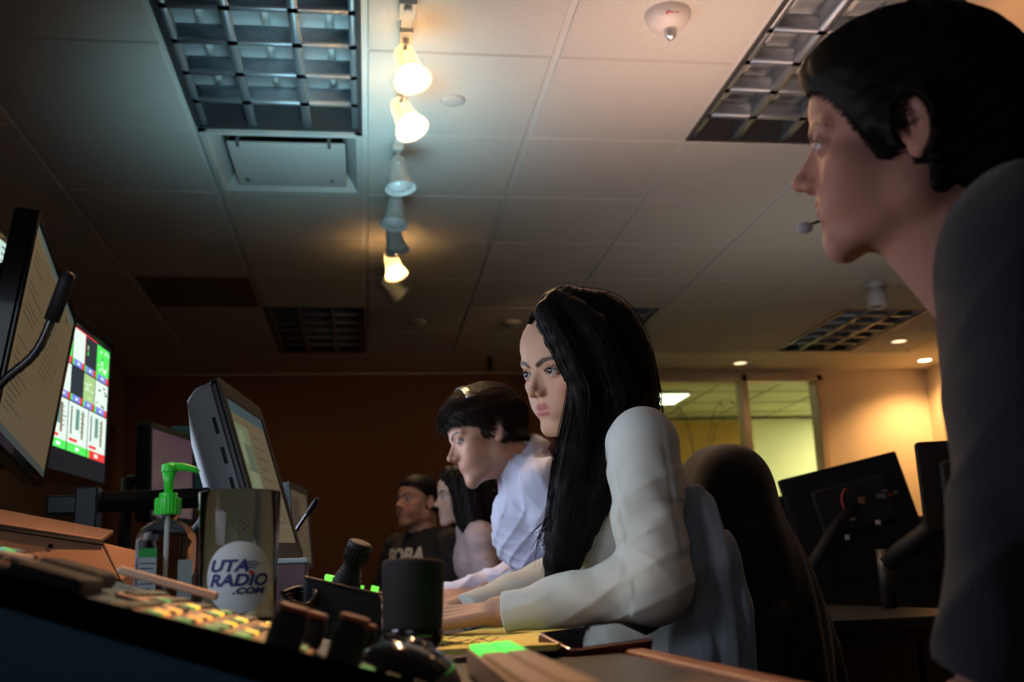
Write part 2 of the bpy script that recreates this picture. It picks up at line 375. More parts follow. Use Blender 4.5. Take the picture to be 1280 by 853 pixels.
track_head(3.14, (.36,-.30,-.9), True, 'lit track spotlight second from the top, tilted to the right')
track_head(3.62, (.10,-.12,-1), False, 'unlit white track spotlight directly below the two bright ones')
track_head(4.02, (-.08,-.15,-1), False, 'unlit grey track spotlight fourth from the top of the row')
track_head(4.36, (.22,-.08,-1), False, 'unlit track spotlight just above the small lit one')
track_head(4.74, (.28,-.25,-1), True, 'smaller lit track spotlight near the far end of the row')
track_head(5.15, (.75,.2,-.65), False, 'last track spotlight in the row, unlit and turned sideways')
# ================================================================== IMPLICIT SURFACES FOR PEOPLE
def smin(a, b, k):
    h = np.clip(.5+.5*(b-a)/k, 0, 1); return b*(1-h)+a*h-k*h*(1-h)
def smax(a, b, k): return -smin(-a, -b, k)
def d_ell(P, c, r):
    p = P-np.array(c, P.dtype); r = np.array(r, P.dtype)
    k0 = np.linalg.norm(p/r, axis=1); k1 = np.linalg.norm(p/(r*r), axis=1)+1e-9
    return k0*(k0-1)/k1
def d_cap(P, a, b, ra, rb):
    a = np.array(a, P.dtype); b = np.array(b, P.dtype); ab = b-a
    h = np.clip(((P-a)@ab)/(ab@ab+1e-12), 0, 1)
    return np.linalg.norm(P-a-h[:, None]*ab, axis=1)-(ra+(rb-ra)*h)
def d_sph(P, c, r): return np.linalg.norm(P-np.array(c, P.dtype), axis=1)-r
def chain(P, pts, rad, k, d=None):
    for i in range(len(pts)-1):
        e = d_cap(P, pts[i], pts[i+1], rad[i], rad[i+1]); d = e if d is None else smin(d, e, k)
    return d
def isosurface(fn, lo, hi, h, coarse=4):
    lo = np.array(lo, float); hi = np.array(hi, float); n = (np.ceil((hi-lo)/h/coarse).astype(int)+1)
    gx = [lo[i]+np.arange(n[i]+1)*h*coarse for i in range(3)]
    G = np.stack(np.meshgrid(*gx, indexing='ij'), -1).reshape(-1, 3).astype(np.float32)
    Fc = np.concatenate([fn(G[i:i+200000]) for i in range(0, len(G), 200000)]).reshape(n+1)
    blk = np.full(n, False); thr = h*coarse*2.3
    mn = np.full(n, 1e9, np.float32); mx = np.full(n, -1e9, np.float32)
    for a in (0, 1):
        for b in (0, 1):
            for c_ in (0, 1):
                q = Fc[a:n[0]+a, b:n[1]+b, c_:n[2]+c_]; mn = np.minimum(mn, q); mx = np.maximum(mx, q)
    blk = (mn < thr) & (mx > -thr)
    N = n*coarse+1
    F = np.repeat(np.repeat(np.repeat(mn > 0, coarse, 0), coarse, 1), coarse, 2)
    Fv = np.full(N, 1., np.float32); Fv[:-1, :-1, :-1] = np.where(F, 1., -1.)
    B = np.zeros(N, bool)
    bb = np.repeat(np.repeat(np.repeat(blk, coarse, 0), coarse, 1), coarse, 2)
    for a in (0, 1):
        for b in (0, 1):
            for c_ in (0, 1): B[a:N[0]-1+a, b:N[1]-1+b, c_:N[2]-1+c_] |= bb
    I = np.argwhere(B); V = np.empty(len(I), np.float32)
    for i in range(0, len(I), 200000): V[i:i+200000] = fn((lo+I[i:i+200000]*h).astype(np.float32))
    Fv[B] = V
    S = Fv < 0
    cnt = np.zeros(N-1, np.int8)
    for a in (0, 1):
        for b in (0, 1):
            for c_ in (0, 1): cnt += S[a:N[0]-1+a, b:N[1]-1+b, c_:N[2]-1+c_]
    cells = np.argwhere((cnt > 0) & (cnt < 8) & bb)
    idx = np.full(N-1, -1, np.int32); idx[tuple(cells.T)] = np.arange(len(cells))
    pos = np.zeros((len(cells), 3)); w = np.zeros(len(cells))
    off = [(a, b, c_) for a in (0, 1) for b in (0, 1) for c_ in (0, 1)]
    for i, o in enumerate(off):
        for ax in range(3):
            if o[ax]: continue
            o2 = list(o); o2[ax] = 1
            f0 = Fv[tuple((cells+o).T)]; f1 = Fv[tuple((cells+o2).T)]
            m = (f0 < 0) != (f1 < 0); t = np.where(m, f0/np.where(m, f0-f1, 1), 0)
            q = np.tile(np.array(o, float), (len(cells), 1)); q[:, ax] += t
            pos[m] += q[m]; w[m] += 1
    pos = lo+(cells+pos/np.maximum(w, 1)[:, None])*h
    quads = []
    for ax in range(3):
        b_, c_ = [(1, 2), (2, 0), (0, 1)][ax]
        s0 = [slice(0, N[i]) for i in range(3)]; s1 = list(s0); s0[ax] = slice(0, N[ax]-1); s1[ax] = slice(1, N[ax])
        E = S[tuple(s0)] != S[tuple(s1)]
        e = np.argwhere(E); e = e[(e[:, b_] > 0) & (e[:, c_] > 0) & (e[:, b_] < N[b_]-1) & (e[:, c_] < N[c_]-1)]
        if not len(e): continue
        db = np.zeros(3, int); db[b_] = 1; dc = np.zeros(3, int); dc[c_] = 1
        q = np.stack([idx[tuple((e-db-dc).T)], idx[tuple((e-dc).T)], idx[tuple(e.T)], idx[tuple((e-db).T)]], 1)
        flip = ~S[tuple(e.T)]; q[flip] = q[flip][:, ::-1]
        quads.append(q[(q >= 0).all(1)])
    return pos, np.concatenate(quads)
def mesh_np(name, V, Q, m, parent=None, col=None):
    me = bpy.data.meshes.new(name); n = len(V); k = Q.shape[1]
    me.vertices.add(n); me.vertices.foreach_set('co', V.astype(np.float32).ravel())
    me.loops.add(Q.size); me.loops.foreach_set('vertex_index', Q.astype(np.int32).ravel())
    me.polygons.add(len(Q)); me.polygons.foreach_set('loop_start', np.arange(0, Q.size, k, dtype=np.int32)); me.polygons.foreach_set('loop_total', np.full(len(Q), k, np.int32))
    me.polygons.foreach_set('use_smooth', np.ones(len(Q), bool)); me.update(calc_edges=True); me.validate()
    for q in (m if isinstance(m, (list, tuple)) else [m]): me.materials.append(q)
    if col is not None:
        a = me.color_attributes.new('Col', 'FLOAT_COLOR', 'POINT'); a.data.foreach_set('color', np.c_[col, np.ones(n)].astype(np.float32).ravel())
    o = bpy.data.objects.new(name, me); COL.objects.link(o)
    if parent is not None: adopt(o, parent)
    return o
# ---- head in cm: x = person's right, y = forward, z = up from the chin
def warp_mz(L, mz):
    L = L.copy(); L[:, 2] += mz*np.exp(-((L[:, 2]-5.0)/1.7)**2)*np.clip((L[:, 1]-1)/3, 0, 1); return L
def head_sdf(P, fem=0., mouth_open=0., lid=0., mz=0.):
    P = warp_mz(P, mz) if mz else P.copy(); L = P; X = P.copy(); X[:, 0] = np.abs(X[:, 0])
    jw = 1-.13*fem
    d = d_ell(L, (0, -1.3, 15.0), (7.3, 9.2, 7.7))
    d = smin(d, d_ell(L, (0, 1.6, 15.4), (6.7, 7.0, 6.0)), 2.0)
    d = smin(d, d_ell(L, (0, 2.6, 9.6), (5.9*jw, 5.9, 7.2)), 1.6)
    d = smin(d, d_cap(X, (5.0*jw, -.6, 5.6), (1.6*jw, 6.6, 1.9), 1.5, 1.55), 1.5)
    d = smin(d, d_ell(L, (0, 6.9, 2.0), (1.9*jw, 1.6, 1.6)), 1.4)
    d = smin(d, d_ell(L, (0, 3.0, 4.0), (4.6*jw, 4.8, 2.7)), 1.0)
    d = smin(d, d_ell(X, (4.5, 4.9, 9.4), (1.9, 2.2, 1.5)), 1.5)          # cheekbones
    d = smin(d, d_ell(X, (3.1-.25*fem, 5.7, 6.9), (2.3-.1*fem, 2.2, 2.6)), 1.7)          # cheeks
    d = smin(d, d_ell(L, (0, 5.9, 3.9), (2.5, 2.35, 2.6)), 1.3)
    d = smin(d, d_ell(X, (4.1*jw, 2.6, 7.2), (1.9, 3.4, 3.4)), 1.6)
    d = smin(d, d_ell(X, (4.9*jw, -.8, 7.0), (1.6, 2.4, 3.4)), 1.6)
    d = smin(d, d_cap(X, (.9, 8.15, 13.1), (4.6, 6.7, 13.3), .75-.25*fem, .6), 1.1)   # brow ridge
    d = smax(d, -d_ell(X, (3.15, 9.6, 11.7), (1.75, 1.75, 1.15)), 1.0)    # sockets
    d = smax(d, -d_ell(X, (1.5, 9.6, 11.6), (.7, 1.0, 1.4)), .9)
    # eyelids with a lens-shaped opening
    lidb = d_sph(X, (3.15, 7.05, 11.6), 1.36)
    d = smin(d, lidb, .35)
    d = smax(d, -chain(X, [(1.9, 8.25, 12.15), (3.1, 8.55, 12.62), (4.5, 7.75, 12.1)], [.05, .07, .04], .1), .14)
    op = d_ell(X, (3.2, 8.9, 11.55-.42*lid), (1.42+.06*fem, 2.1, .50+.10*fem-.30*lid))
    d = smax(d, -op, .12)
    d = smax(d, -d_sph(X, (3.15, 7.05, 11.6), 1.16), .03)
    # nose
    nose = d_cap(L, (0, 7.9, 12.3), (0, 10.2-.25*fem, 9.1), .62-.08*fem, .72-.14*fem)
    nose = smin(nose, d_cap(L, (0, 8.0, 11.0), (0, 9.0, 8.75), .55-.08*fem, .95-.22*fem), .5)
    nose = smin(nose, d_ell(L, (0, 10.3-.2*fem, 8.65), (.92-.2*fem, .95-.1*fem, .78-.06*fem)), .6)
    nose = smin(nose, d_ell(X, (1.15-.22*fem, 9.2, 8.15), (.62-.1*fem, .85, .62-.08*fem)), .45)
    nose = smin(nose, d_cap(X, (.5-.1*fem, 8.2, 10.5), (1.2-.3*fem, 8.6, 8.4), .5-.1*fem, .5-.1*fem), .7)
    d = smin(d, nose, .7)
    d = smax(d, -d_ell(X, (.60, 9.55, 7.62), (.34, .58, .34)), .18)
    # mouth
    d = smin(d, d_ell(L, (0, 7.0, 5.8), (2.95, 1.75, 2.1)), 1.2)
    d = smax(d, -d_cap(L, (0, 9.5, 7.3), (0, 9.35, 6.8), .22, .2), .35)
    o = mouth_open*.25
    lip = chain(X, [(0, 8.55, 6.22+o), (.75, 8.50, 6.38+o), (1.75, 8.05, 6.12), (2.65, 7.35, 5.86)], [.42, .44, .32, .12], .15)
    d = smin(d, lip, .22)
    d = smin(d, chain(X, [(0, 8.42, 5.25-o), (1.1, 8.25, 5.3-o), (2.45, 7.35, 5.75)], [.52, .50, .16], .15), .22)
    d = smax(d, -chain(X, [(0, 9.15, 5.82), (1.2, 8.85, 5.84), (2.35, 8.1, 5.80)], [.10+o, .09+o*.6, .02], .1), .14)
    d = smax(d, -d_ell(L, (0, 9.25, 4.05), (1.4, .60, .5)), .6)
    # ears
    ca, sa = math.cos(.42), math.sin(.42)
    E = X-np.array([6.95, -1.2, 11.2], P.dtype); ex = E[:, 0]*ca+E[:, 1]*sa; ey = -E[:, 0]*sa+E[:, 1]*ca; ez = E[:, 2]
    ey2 = ey-.16*ez
    Q = np.stack([ex, ey2, ez], 1)
    ear = d_ell(Q, (.25, 0, .25), (.55, 1.65, 2.75))
    ear = smin(ear, d_ell(Q, (.1, .35, -2.35), (.42, .85, .9)), .5)
    ear = smax(ear, -d_ell(Q, (.85, .25, .55), (.62, 1.15, 1.95)), .18)
    ear = smax(ear, -d_ell(Q, (.75, .2, -.35), (.8, .75, .95)), .2)
    rim = np.abs(np.linalg.norm(Q[:, 1:]/np.array([1.5, 2.55], P.dtype)-np.array([0, .08], P.dtype), axis=1)-1)*1.7
    rimd = np.sqrt(rim**2+(Q[:, 0]-.45)**2)-.24
    rimd = np.where((Q[:, 2] < -1.6) & (Q[:, 1] > 0), 1., rimd)
    ear = smin(ear, rimd, .2)
    ear = smin(ear, d_ell(Q, (.35, .05, .2), (.3, .35, 1.3)), .35)      # antihelix
    ear = smin(ear, d_ell(Q, (.25, 1.25, -.55), (.4, .4, .6)), .35)     # tragus
    d = smin(d, ear, .35)
    return d
def skin_col(L, base, lip=(.45,.13,.12), brow=(.012,.008,.006), makeup=0., stub=0., noser=.0):
    X = np.abs(L[:, 0]); n = len(L); C = np.tile(np.array(base, float), (n, 1))
    XL_ = np.stack([X, L[:, 1], L[:, 2]], 1)
    def mix(C, c, m): m = np.clip(m, 0, 1)[:, None]; return C*(1-m)+np.array(c)*m
    front = L[:, 1] > 4
    C = mix(C, (base[0]*1.02, base[1]*.78, base[2]*.74), .5*np.exp(-(d_ell(XL_, (3.6, 7, 8.2), (1, 1, 1))**2)/2)*front)
    C = mix(C, (base[0]*.98, base[1]*.78, base[2]*.72), .5*np.exp(-(np.linalg.norm(L-[0, 10.6, 8.4], axis=1)**2)/1.2))
    if stub: C = mix(C, (base[0]*.42, base[1]*.40, base[2]*.42), stub*np.clip((6.9-L[:, 2])/1.5, 0, 1)*np.clip((L[:, 1]-1)/3, 0, 1)*(L[:, 2] > -.5))
    ld = np.minimum(chain(XL_, [(0, 8.6, 6.22), (.75, 8.55, 6.36), (1.75, 8.1, 6.12), (2.6, 7.4, 5.86)], [.46, .48, .36, .10], .1), chain(XL_, [(0, 8.5, 5.25), (1.1, 8.3, 5.3), (2.45, 7.4, 5.75)], [.56, .54, .16], .1))
    C = mix(C, lip, (.10-ld)/.16)
    bd = chain(XL_, [(1.1, 8.6, 12.95), (2.6, 8.6, 13.65), (3.9, 7.9, 13.75), (5.2, 6.7, 13.0)], [.34+.06*makeup, .36+.10*makeup, .28+.08*makeup, .10], .1)
    bm = np.clip((.25-np.abs(bd+.1))/.3, 0, 1)+np.clip(-bd/.2, 0, 1)
    C = mix(C, brow, np.clip(bm, 0, 1)*.92)
    ed = np.abs(d_ell(XL_, (3.2, 8.9, 11.55), (1.42, 2.1, .55)))
    m = np.clip((.10+.08*makeup-ed)/.10, 0, 1)*(np.linalg.norm(XL_-[3.15, 7.05, 11.6], axis=1) < 1.75)
    up = np.clip((XL_[:, 2]-11.5)/.2, .12+.3*makeup, 1)
    C = mix(C, (.015, .01, .01), m*up*(.6+.4*makeup))
    if makeup:
        sh = np.exp(-((XL_[:, 2]-12.35)/.42)**2-((XL_[:, 0]-3.4)/1.5)**2)*(L[:, 1] > 6)
        C = mix(C, (base[0]*.5, base[1]*.38, base[2]*.33), sh*.7*makeup)
    cav = np.clip((.12-np.abs(d_ell(XL_, (.60, 9.55, 7.62), (.34, .58, .34))))/.12, 0, 1); C = mix(C, (base[0]*.4, base[1]*.25, base[2]*.22), cav*.5)
    return C
# ---- a hand: capsules from wrist; dirn = finger direction, back = back-of-hand normal, thumb = side of the thumb
def hand_caps(w, dirn, back, thumb_side, curl=.35, s=1.):
    d = unit(dirn); b = unit(np.array(back)-np.dot(back, d)*d); t = unit(np.cross(d, b)); 
    if np.dot(t, thumb_side) < 0: t = -t
    w = np.array(w, float); out = []; c = .01*s
    kn = []
    for i, off in enumerate((2.7, .9, -.9, -2.5)):
        k = w+d*c*(8.6-.25*abs(i-1)**1.4)+t*c*off+b*c*.15
        kn.append(k); out.append((w+d*c*1.0+t*c*off*.62, k, 1.15*c, .95*c))
    L_ = ((4.2,2.5,2.0),(4.7,2.9,2.1),(4.4,2.7,2.0),(3.4,2.0,1.8))
    for i, k in enumerate(kn):
        p = k; a = curl*.55
        for j, l in enumerate(L_[i]):
            q = p+c*l*(d*math.cos(a)-b*math.sin(a)+t*(.06*(1.5-i))); r0 = (.86-.09*j-(.08 if i == 3 else 0))*c
            out.append((p, q, r0, r0-.07*c)); p = q; a += curl*(.9+.2*j)
    p0 = w+d*c*1.8+t*c*2.2-b*c*.6; p1 = w+d*c*4.6+t*c*4.6-b*c*1.2; p2 = p1+c*(d*2.9+t*1.2-b*.6); p3 = p2+c*(d*2.3+t*.1-b*.7)
    out += [(p0, p1, 1.5*c, 1.15*c), (p1, p2, 1.0*c, .88*c), (p2, p3, .88*c, .7*c)]
    return out
def eye_mesh(name, M, Tm, s, side, gaze, parent, iris=(.025,.012,.008)):
    c = np.array([side*3.15, 7.05, 11.6]); g = unit(gaze); R = np.stack([unit(np.cross(g, [0,0,1])), g, np.cross(unit(np.cross(g, [0,0,1])), g)], 1)
    V = []; F = []; n = 36; m = 48; C = []
    for i in range(n+1):
        th = PI*i/n
        for k in range(m):
            a = 2*PI*k/m; V.append((math.sin(th)*math.cos(a), math.cos(th), math.sin(th)*math.sin(a)))
            C.append((.008,.006,.006) if th < .22 else (iris if th < .47 else ((.02,.012,.01) if th < .52 else (.40,.37,.37))))
    for i in range(n):
        for k in range(m): F.append((i*m+k, i*m+(k+1) % m, (i+1)*m+(k+1) % m, (i+1)*m+k))
    V = np.array(V)*1.17; bul = V[:, 1] > .97; V[bul, 1] += .10*(V[bul, 1]-.97)/.2
    V = (V@R.T+c)*.01*s@M.T+Tm
    return mesh_np(name, V, np.array(F), mat('eye', (.5,.5,.5), .10, spec=.6, coat=.4, attr='Col'), parent, np.array(C))
def strands(paths, rad, name, m, parent, sides=3):
    """paths: (N, K, 3); tapered strand tubes in one mesh"""
    Pt = np.array(paths); N, K, _ = Pt.shape
    tg = np.gradient(Pt, axis=1); tg /= np.linalg.norm(tg, axis=2, keepdims=True)+1e-9
    ref = np.array([.31, .53, .79]); x = np.cross(tg, ref); x /= np.linalg.norm(x, axis=2, keepdims=True)+1e-9; y = np.cross(x, tg)
    t = np.linspace(0, 1, K); r = (rad if not np.isscalar(rad) else np.full(N, rad))[:, None]*np.where(t < .15, .5+t/.3, np.clip((1-t)/.35, .12, 1))[None]
    V = np.stack([Pt+r[..., None]*(math.cos(a)*x+math.sin(a)*y) for a in np.arange(sides)*2*PI/sides], 2)
    idx = np.arange(N*K*sides).reshape(N, K, sides); Q = []
    for a in range(sides):
        b = (a+1) % sides; Q.append(np.stack([idx[:, :-1, a], idx[:, 1:, a], idx[:, 1:, b], idx[:, :-1, b]], -1).reshape(-1, 4))
    return mesh_np(name, V.reshape(-1, 3), np.concatenate(Q), m, parent)
def joined(name, parts, m, parent):
    V = []; Q = []; o = 0
    for v, q in parts: V.append(v); Q.append(q+o); o += len(v)
    return mesh_np(name, np.concatenate(V), np.concatenate(Q), m, parent)
def strand_geo(Pt, rad, sides=3):
    Pt = np.array(Pt); N, K, _ = Pt.shape
    tg = np.gradient(Pt, axis=1); tg /= np.linalg.norm(tg, axis=2, keepdims=True)+1e-9
    x = np.cross(tg, np.array([.31, .53, .79])); x /= np.linalg.norm(x, axis=2, keepdims=True)+1e-9; y = np.cross(x, tg)
    t = np.linspace(0, 1, K); r = np.full((N, 1), rad)*np.where(t < .15, .5+t/.3, np.clip((1-t)/.35, .12, 1))[None]
    V = np.stack([Pt+r[..., None]*(math.cos(a)*x+math.sin(a)*y) for a in np.arange(sides)*2*PI/sides], 2)
    idx = np.arange(N*K*sides).reshape(N, K, sides); Q = []
    for a in range(sides):
        b = (a+1) % sides; Q.append(np.stack([idx[:, :-1, a], idx[:, 1:, a], idx[:, 1:, b], idx[:, :-1, b]], -1).reshape(-1, 4))
    return V.reshape(-1, 3), np.concatenate(Q)
m_hair = mat('dark_hair', (.010,.0072,.0068), .58, spec=.16)
m_skin = mat('skin', (.5,.3,.2), .52, spec=.25, attr='Col', sss=.12, bump=.12, bscale=900)

class Person:
    def __init__(s, label, M, Tm, scale, base, **kw):
        s.M = np.array(M); s.T = np.array(Tm); s.s = scale; s.base = base; s.kw = kw
        s.root = thing('person', (s.T[0], s.T[1], 0), label, 'person')
        s.ext = []      # body capsules (a, b, ra, rb, k)
    def loc(s, P): return ((P-s.T.astype(P.dtype))@s.M.astype(P.dtype))/(.01*s.s)
    def W(s, p): return (np.array(p, float)*.01*s.s)@s.M.T+s.T
    def head_at(s, P, **k):
        L = s.loc(P); r = np.linalg.norm(L-np.array([0, 0, 11.], L.dtype), axis=1); out = (r-13.5)*.01*s.s; m = r < 21
        if m.any(): out[m] = head_sdf(L[m], s.kw.get('fem', 0), s.kw.get('open', 0), s.kw.get('lid', 0), s.kw.get('mz', 0))*.01*s.s
        return out
    def body_fn(s, P):
        d = s.head_at(P)
        for a, b, ra, rb, k in s.ext: d = smin(d, d_cap(P, a, b, ra, rb), k)
        return d
    def build_body(s, h=.0022, hz=None):
        pts = [s.W((x, y, z)) for x in (-9, 9) for y in (-12, 12.5) for z in (-2, 24)]
        for a, b, ra, rb, k in s.ext: pts += [np.array(a)-max(ra, rb)-.01, np.array(a)+max(ra, rb)+.01, np.array(b)-max(ra, rb)-.01, np.array(b)+max(ra, rb)+.01]
        lo = np.min(pts, 0)-.01; hi = np.max(pts, 0)+.01
        V, Q = isosurface(s.body_fn, lo, hi, h)
        L = s.loc(V); s.LV = L.astype(float); C = skin_col(warp_mz(L, s.kw.get('mz', 0)), s.base, **s.kw.get('col', {}))
        far = np.linalg.norm(L-[0, 0, 11], axis=1) > 19; C[far] = np.array(s.base)
        s.body = mesh_np('body', V, Q, m_skin, s.root, C)
        return s.body
    def eyes(s, gaze=(0, 1, 0)):
        for sd in (-1, 1): eye_mesh('eye', s.M, s.T, s.s, sd, gaze, s.root)
    def lashes(s, ln=.55):
        for sd in (-1, 1):
            P = []
            for i in range(26):
                u = i/25; x = 1.95+2.5*u; z = 11.62+.52*math.sin(u*PI)*.95; y = 8.25-.12*(x-3.1)**2+.0
                a = np.array([sd*x, y, z]); dr = np.array([sd*(.2+.55*u), .75, .35]); q = a+dr*ln*.6; e = q+np.array([sd*.1, .1, .35])*ln
                P.append([s.W(a), s.W((a+q)/2), s.W(q), s.W(e)])
            strands(np.array(P), .00035*s.s, 'eyelashes', m_hair, s.root)
def hairline_strands(p, edge, flow, n, ln, zmin, seed=5, lift=.25, band=(-.3,.5)):
    r = np.random.default_rng(seed); L = p.LV; near = (np.linalg.norm(L-[0,-1,13.], axis=1) < 15) & (L[:, 2] > zmin); L = L[near]; e = edge(L)
    ear = d_ell(np.stack([np.abs(L[:, 0]), L[:, 1], L[:, 2]], 1), (7.6,-.9,11.0), (1.6,1.7,2.9)); L = L[(e > band[0]) & (e < band[1]) & (ear > 0)]
    if not len(L): return np.zeros((1, 5, 3))
    L = L[r.integers(0, len(L), n)]+r.normal(size=(n, 3))*.06; nrm = (L-np.array([0,-1.3,14.]))/np.array([7.5,9.5,8.5])**2; nrm /= np.linalg.norm(nrm, axis=1, keepdims=True)
    f = flow(L)+r.normal(size=L.shape)*.22; f -= (f*nrm).sum(1, keepdims=True)*nrm; f /= np.linalg.norm(f, axis=1, keepdims=True)+1e-9; l = ln*r.uniform(.4, 1.2, size=(n, 1))
    S_ = np.stack([L-nrm*.08+f*l*t+nrm*(lift*l*t*(1-.35*t)) for t in np.linspace(0, 1, 5)], 1)
    return p.W(S_.reshape(-1, 3)).reshape(n, 5, 3)
def crease(P, v, f, w=0.): return (1-np.abs(np.sin(.5*(P@v*f+w))))**2
def sdf_part(name, fn, lo, hi, h, m, parent):
    V, Q = isosurface(fn, lo, hi, h); return mesh_np(name, V, Q, m, parent)
def folds(P, amp, freq, dirs, seed=0):
    """soft cloth folds: warped sine ridges"""
    r = np.random.default_rng(seed); out = np.zeros(len(P), np.float32)
    w = .6*np.sin(P@r.normal(size=3)*18+1)+.5*np.sin(P@r.normal(size=3)*31+2)
    for dv, f in zip(dirs, freq): out += np.sin((P@unit(dv).astype(np.float32))*f+w*2.2+r.uniform(0, 6))
    return amp*out/len(freq)
def noise3(P, f, seed=0):
    r = np.random.default_rng(seed); o = np.zeros(len(P))
    for i in range(5): o += np.sin(P@r.normal(size=3)*f*(1+.4*i)+r.uniform(0, 6))
    return o/5
# ================================================================== THE PEOPLE
A3 = lambda *p: np.array(p, float)
m_trouser = mat('dark_trousers', (.02,.02,.025), .85, bump=.2, bscale=500)
m_shoe = mat('black_leather', (.012,.011,.011), .4)
def lower_body(p, hip, knees, feet, seated=True):
    caps = []
    for k, f in zip(knees, feet):
        caps += [(hip+(np.array(k)-hip)*.12, k, .085, .06, .03), (k, f, .058, .042, .02)]
    def fn(P):
        d = d_ell(P, hip, (.15, .17, .12))
        for a, b, ra, rb, k in caps: d = smin(d, d_cap(P, a, b, ra, rb), k)
        return d
    al = np.array([hip]+list(knees)+list(feet))
    sdf_part('trousers', fn, al.min(0)-.2, al.max(0)+.2, .011, m_trouser, p.root)
    for f in feet:
        f = np.array(f); dr = p.kw.get('toe', A3(-1, 0, 0))
        def sf(P, f=f): return smax(smin(d_cap(P, (f[0], f[1], .05), tuple(f+dr*.13-A3(0, 0, f[2]-.035)), .045, .035), d_cap(P, (f[0], f[1], .05), (f[0], f[1], .13), .042, .045), .03), -(P[:, 2]-.002), .004)
        sdf_part('shoe', sf, f+A3(-.25,-.25,-.2), f+A3(.25,.25,.12), .008, m_shoe, p.root)
def curve(pts, n):
    """Catmull-Rom through the points, n samples"""
    P = np.array(pts, float); P = np.vstack([2*P[0]-P[1], P, 2*P[-1]-P[-2]]); m = len(P)-3; out = []
    for u in np.linspace(0, m-1e-6, n):
        i = int(u); t = u-i; a, b, c, d = P[i:i+4]
        out.append(.5*((2*b)+(-a+c)*t+(2*a-5*b+4*c-d)*t*t+(-a+3*b-3*c+d)*t**3))
    return np.array(out)
def lock_strands(guides, n_each, K=26, wave=.006, seed=3):
    """guides: list of (points, radii); strands fill the outer part of each lock"""
    r = np.random.default_rng(seed); out = []
    for pts, rad in guides:
        C = curve(pts, K); R_ = np.interp(np.linspace(0, 1, K), np.linspace(0, 1, len(rad)), rad)
        tg = np.gradient(C, axis=0); tg /= np.linalg.norm(tg, axis=1, keepdims=True)
        x = np.cross(tg, [.2, .9, .3]); x /= np.linalg.norm(x, axis=1, keepdims=True); y = np.cross(tg, x)
        for _ in range(n_each):
            a = r.uniform(0, 2*PI); q = r.uniform(.80, 1.05); tw = r.normal()*.35; ph = r.uniform(0, 6); t = np.linspace(0, 1, K); L = r.uniform(.75, 1.0)
            aa = a+tw*t; w = wave*np.sin(t*r.uniform(7, 11)+ph)*t
            S_ = C+(R_*q*np.cos(aa)+w)[:, None]*x+(R_*q*np.sin(aa)+w*.6)[:, None]*y
            m = int(K*L); S_ = np.array([S_[min(int(i*L), K-1)]*(1-(i*L-int(i*L)))+S_[min(int(i*L)+1, K-1)]*(i*L-int(i*L)) for i in range(K)])
            out.append(S_)
    return out
def scalp_strands(p, n, region, flow, ln, lift=.25, K=5, seed=1, ell_c=(0,-1.3,15.2), ell_r=(7.75,9.75,8.15)):
    """short strands lying on the scalp; region(dir points L)->bool, flow(L)->direction in head-local"""
    r = np.random.default_rng(seed); D = r.normal(size=(n*3, 3)); D /= np.linalg.norm(D, axis=1, keepdims=True)
    L = D*np.array(ell_r)+np.array(ell_c); L = L[region(L)][:n]
    nrm = (L-np.array(ell_c))/np.array(ell_r)**2; nrm /= np.linalg.norm(nrm, axis=1, keepdims=True)
    f = flow(L)+r.normal(size=L.shape)*.18; f -= (f*nrm).sum(1, keepdims=True)*nrm; f /= np.linalg.norm(f, axis=1, keepdims=True)+1e-9
    l = ln*r.uniform(.6, 1.2, size=(len(L), 1)); out = []
    for k in range(K):
        t = k/(K-1); out.append(L-nrm*.25+f*l*t+nrm*(lift*l*t*(1-.6*t)))
    return p.W(np.stack(out, 1).reshape(-1, 3)).reshape(len(L), K, 3)

# ------------------------------------------------------------ 1: long-haired woman in the cream blazer
P1 = Person('long-haired woman in a cream blazer leaning on the desk, looking up to the left',
    [[-0.5162, -0.833, -0.199], [0.8537, -0.4819, -0.1973], [0.0685, -0.2717, 0.9599]], (0.3611, 1.6765, 1.0898), .95, (.60,.33,.22), fem=1., mz=.7, col=dict(makeup=1., lip=(.46,.13,.12)))
sn, en, wn = A3(.408,1.487,1.032), A3(.402,1.445,.832), A3(.185,1.530,.802)
sf_, ef, wf = A3(.455,1.87,1.03), A3(.40,1.95,.86), A3(.135,1.75,.800)
nb = A3(.425,1.70,1.02); ch = A3(.44,1.69,.93); hip1 = A3(.54,1.69,.53)
P1.ext = [(P1.W((0,-2.6,6)), nb, .052, .052, .025), (nb, ch, .055, .09, .05), (ch, hip1, .09, .10, .08), (nb, sn, .028, .034, .01), (nb, sf_, .028, .034, .01),
          (sn, en, .040, .034, .02), (en, wn, .034, .022, .012), (sf_, ef, .040, .034, .02), (ef, wf, .034, .022, .012)]
for a, b, ra, rb in hand_caps(wn, (-1,.16,-.10), (.05,-.35,1), (0,1,0), .42, .94): P1.ext.append((a, b, ra, rb, .004))
for a, b, ra, rb in hand_caps(wf, (-1,-.1,-.12), (0,.2,1), (0,-1,0), .42, .94): P1.ext.append((a, b, ra, rb, .004))
P1.build_body(.0023); P1.eyes((-.10,1,.10)); P1.lashes()
m_blazer = mat('cream_blazer_crepe', (.66,.66,.60), .8, bump=.25, bscale=1400, sheen=.15)
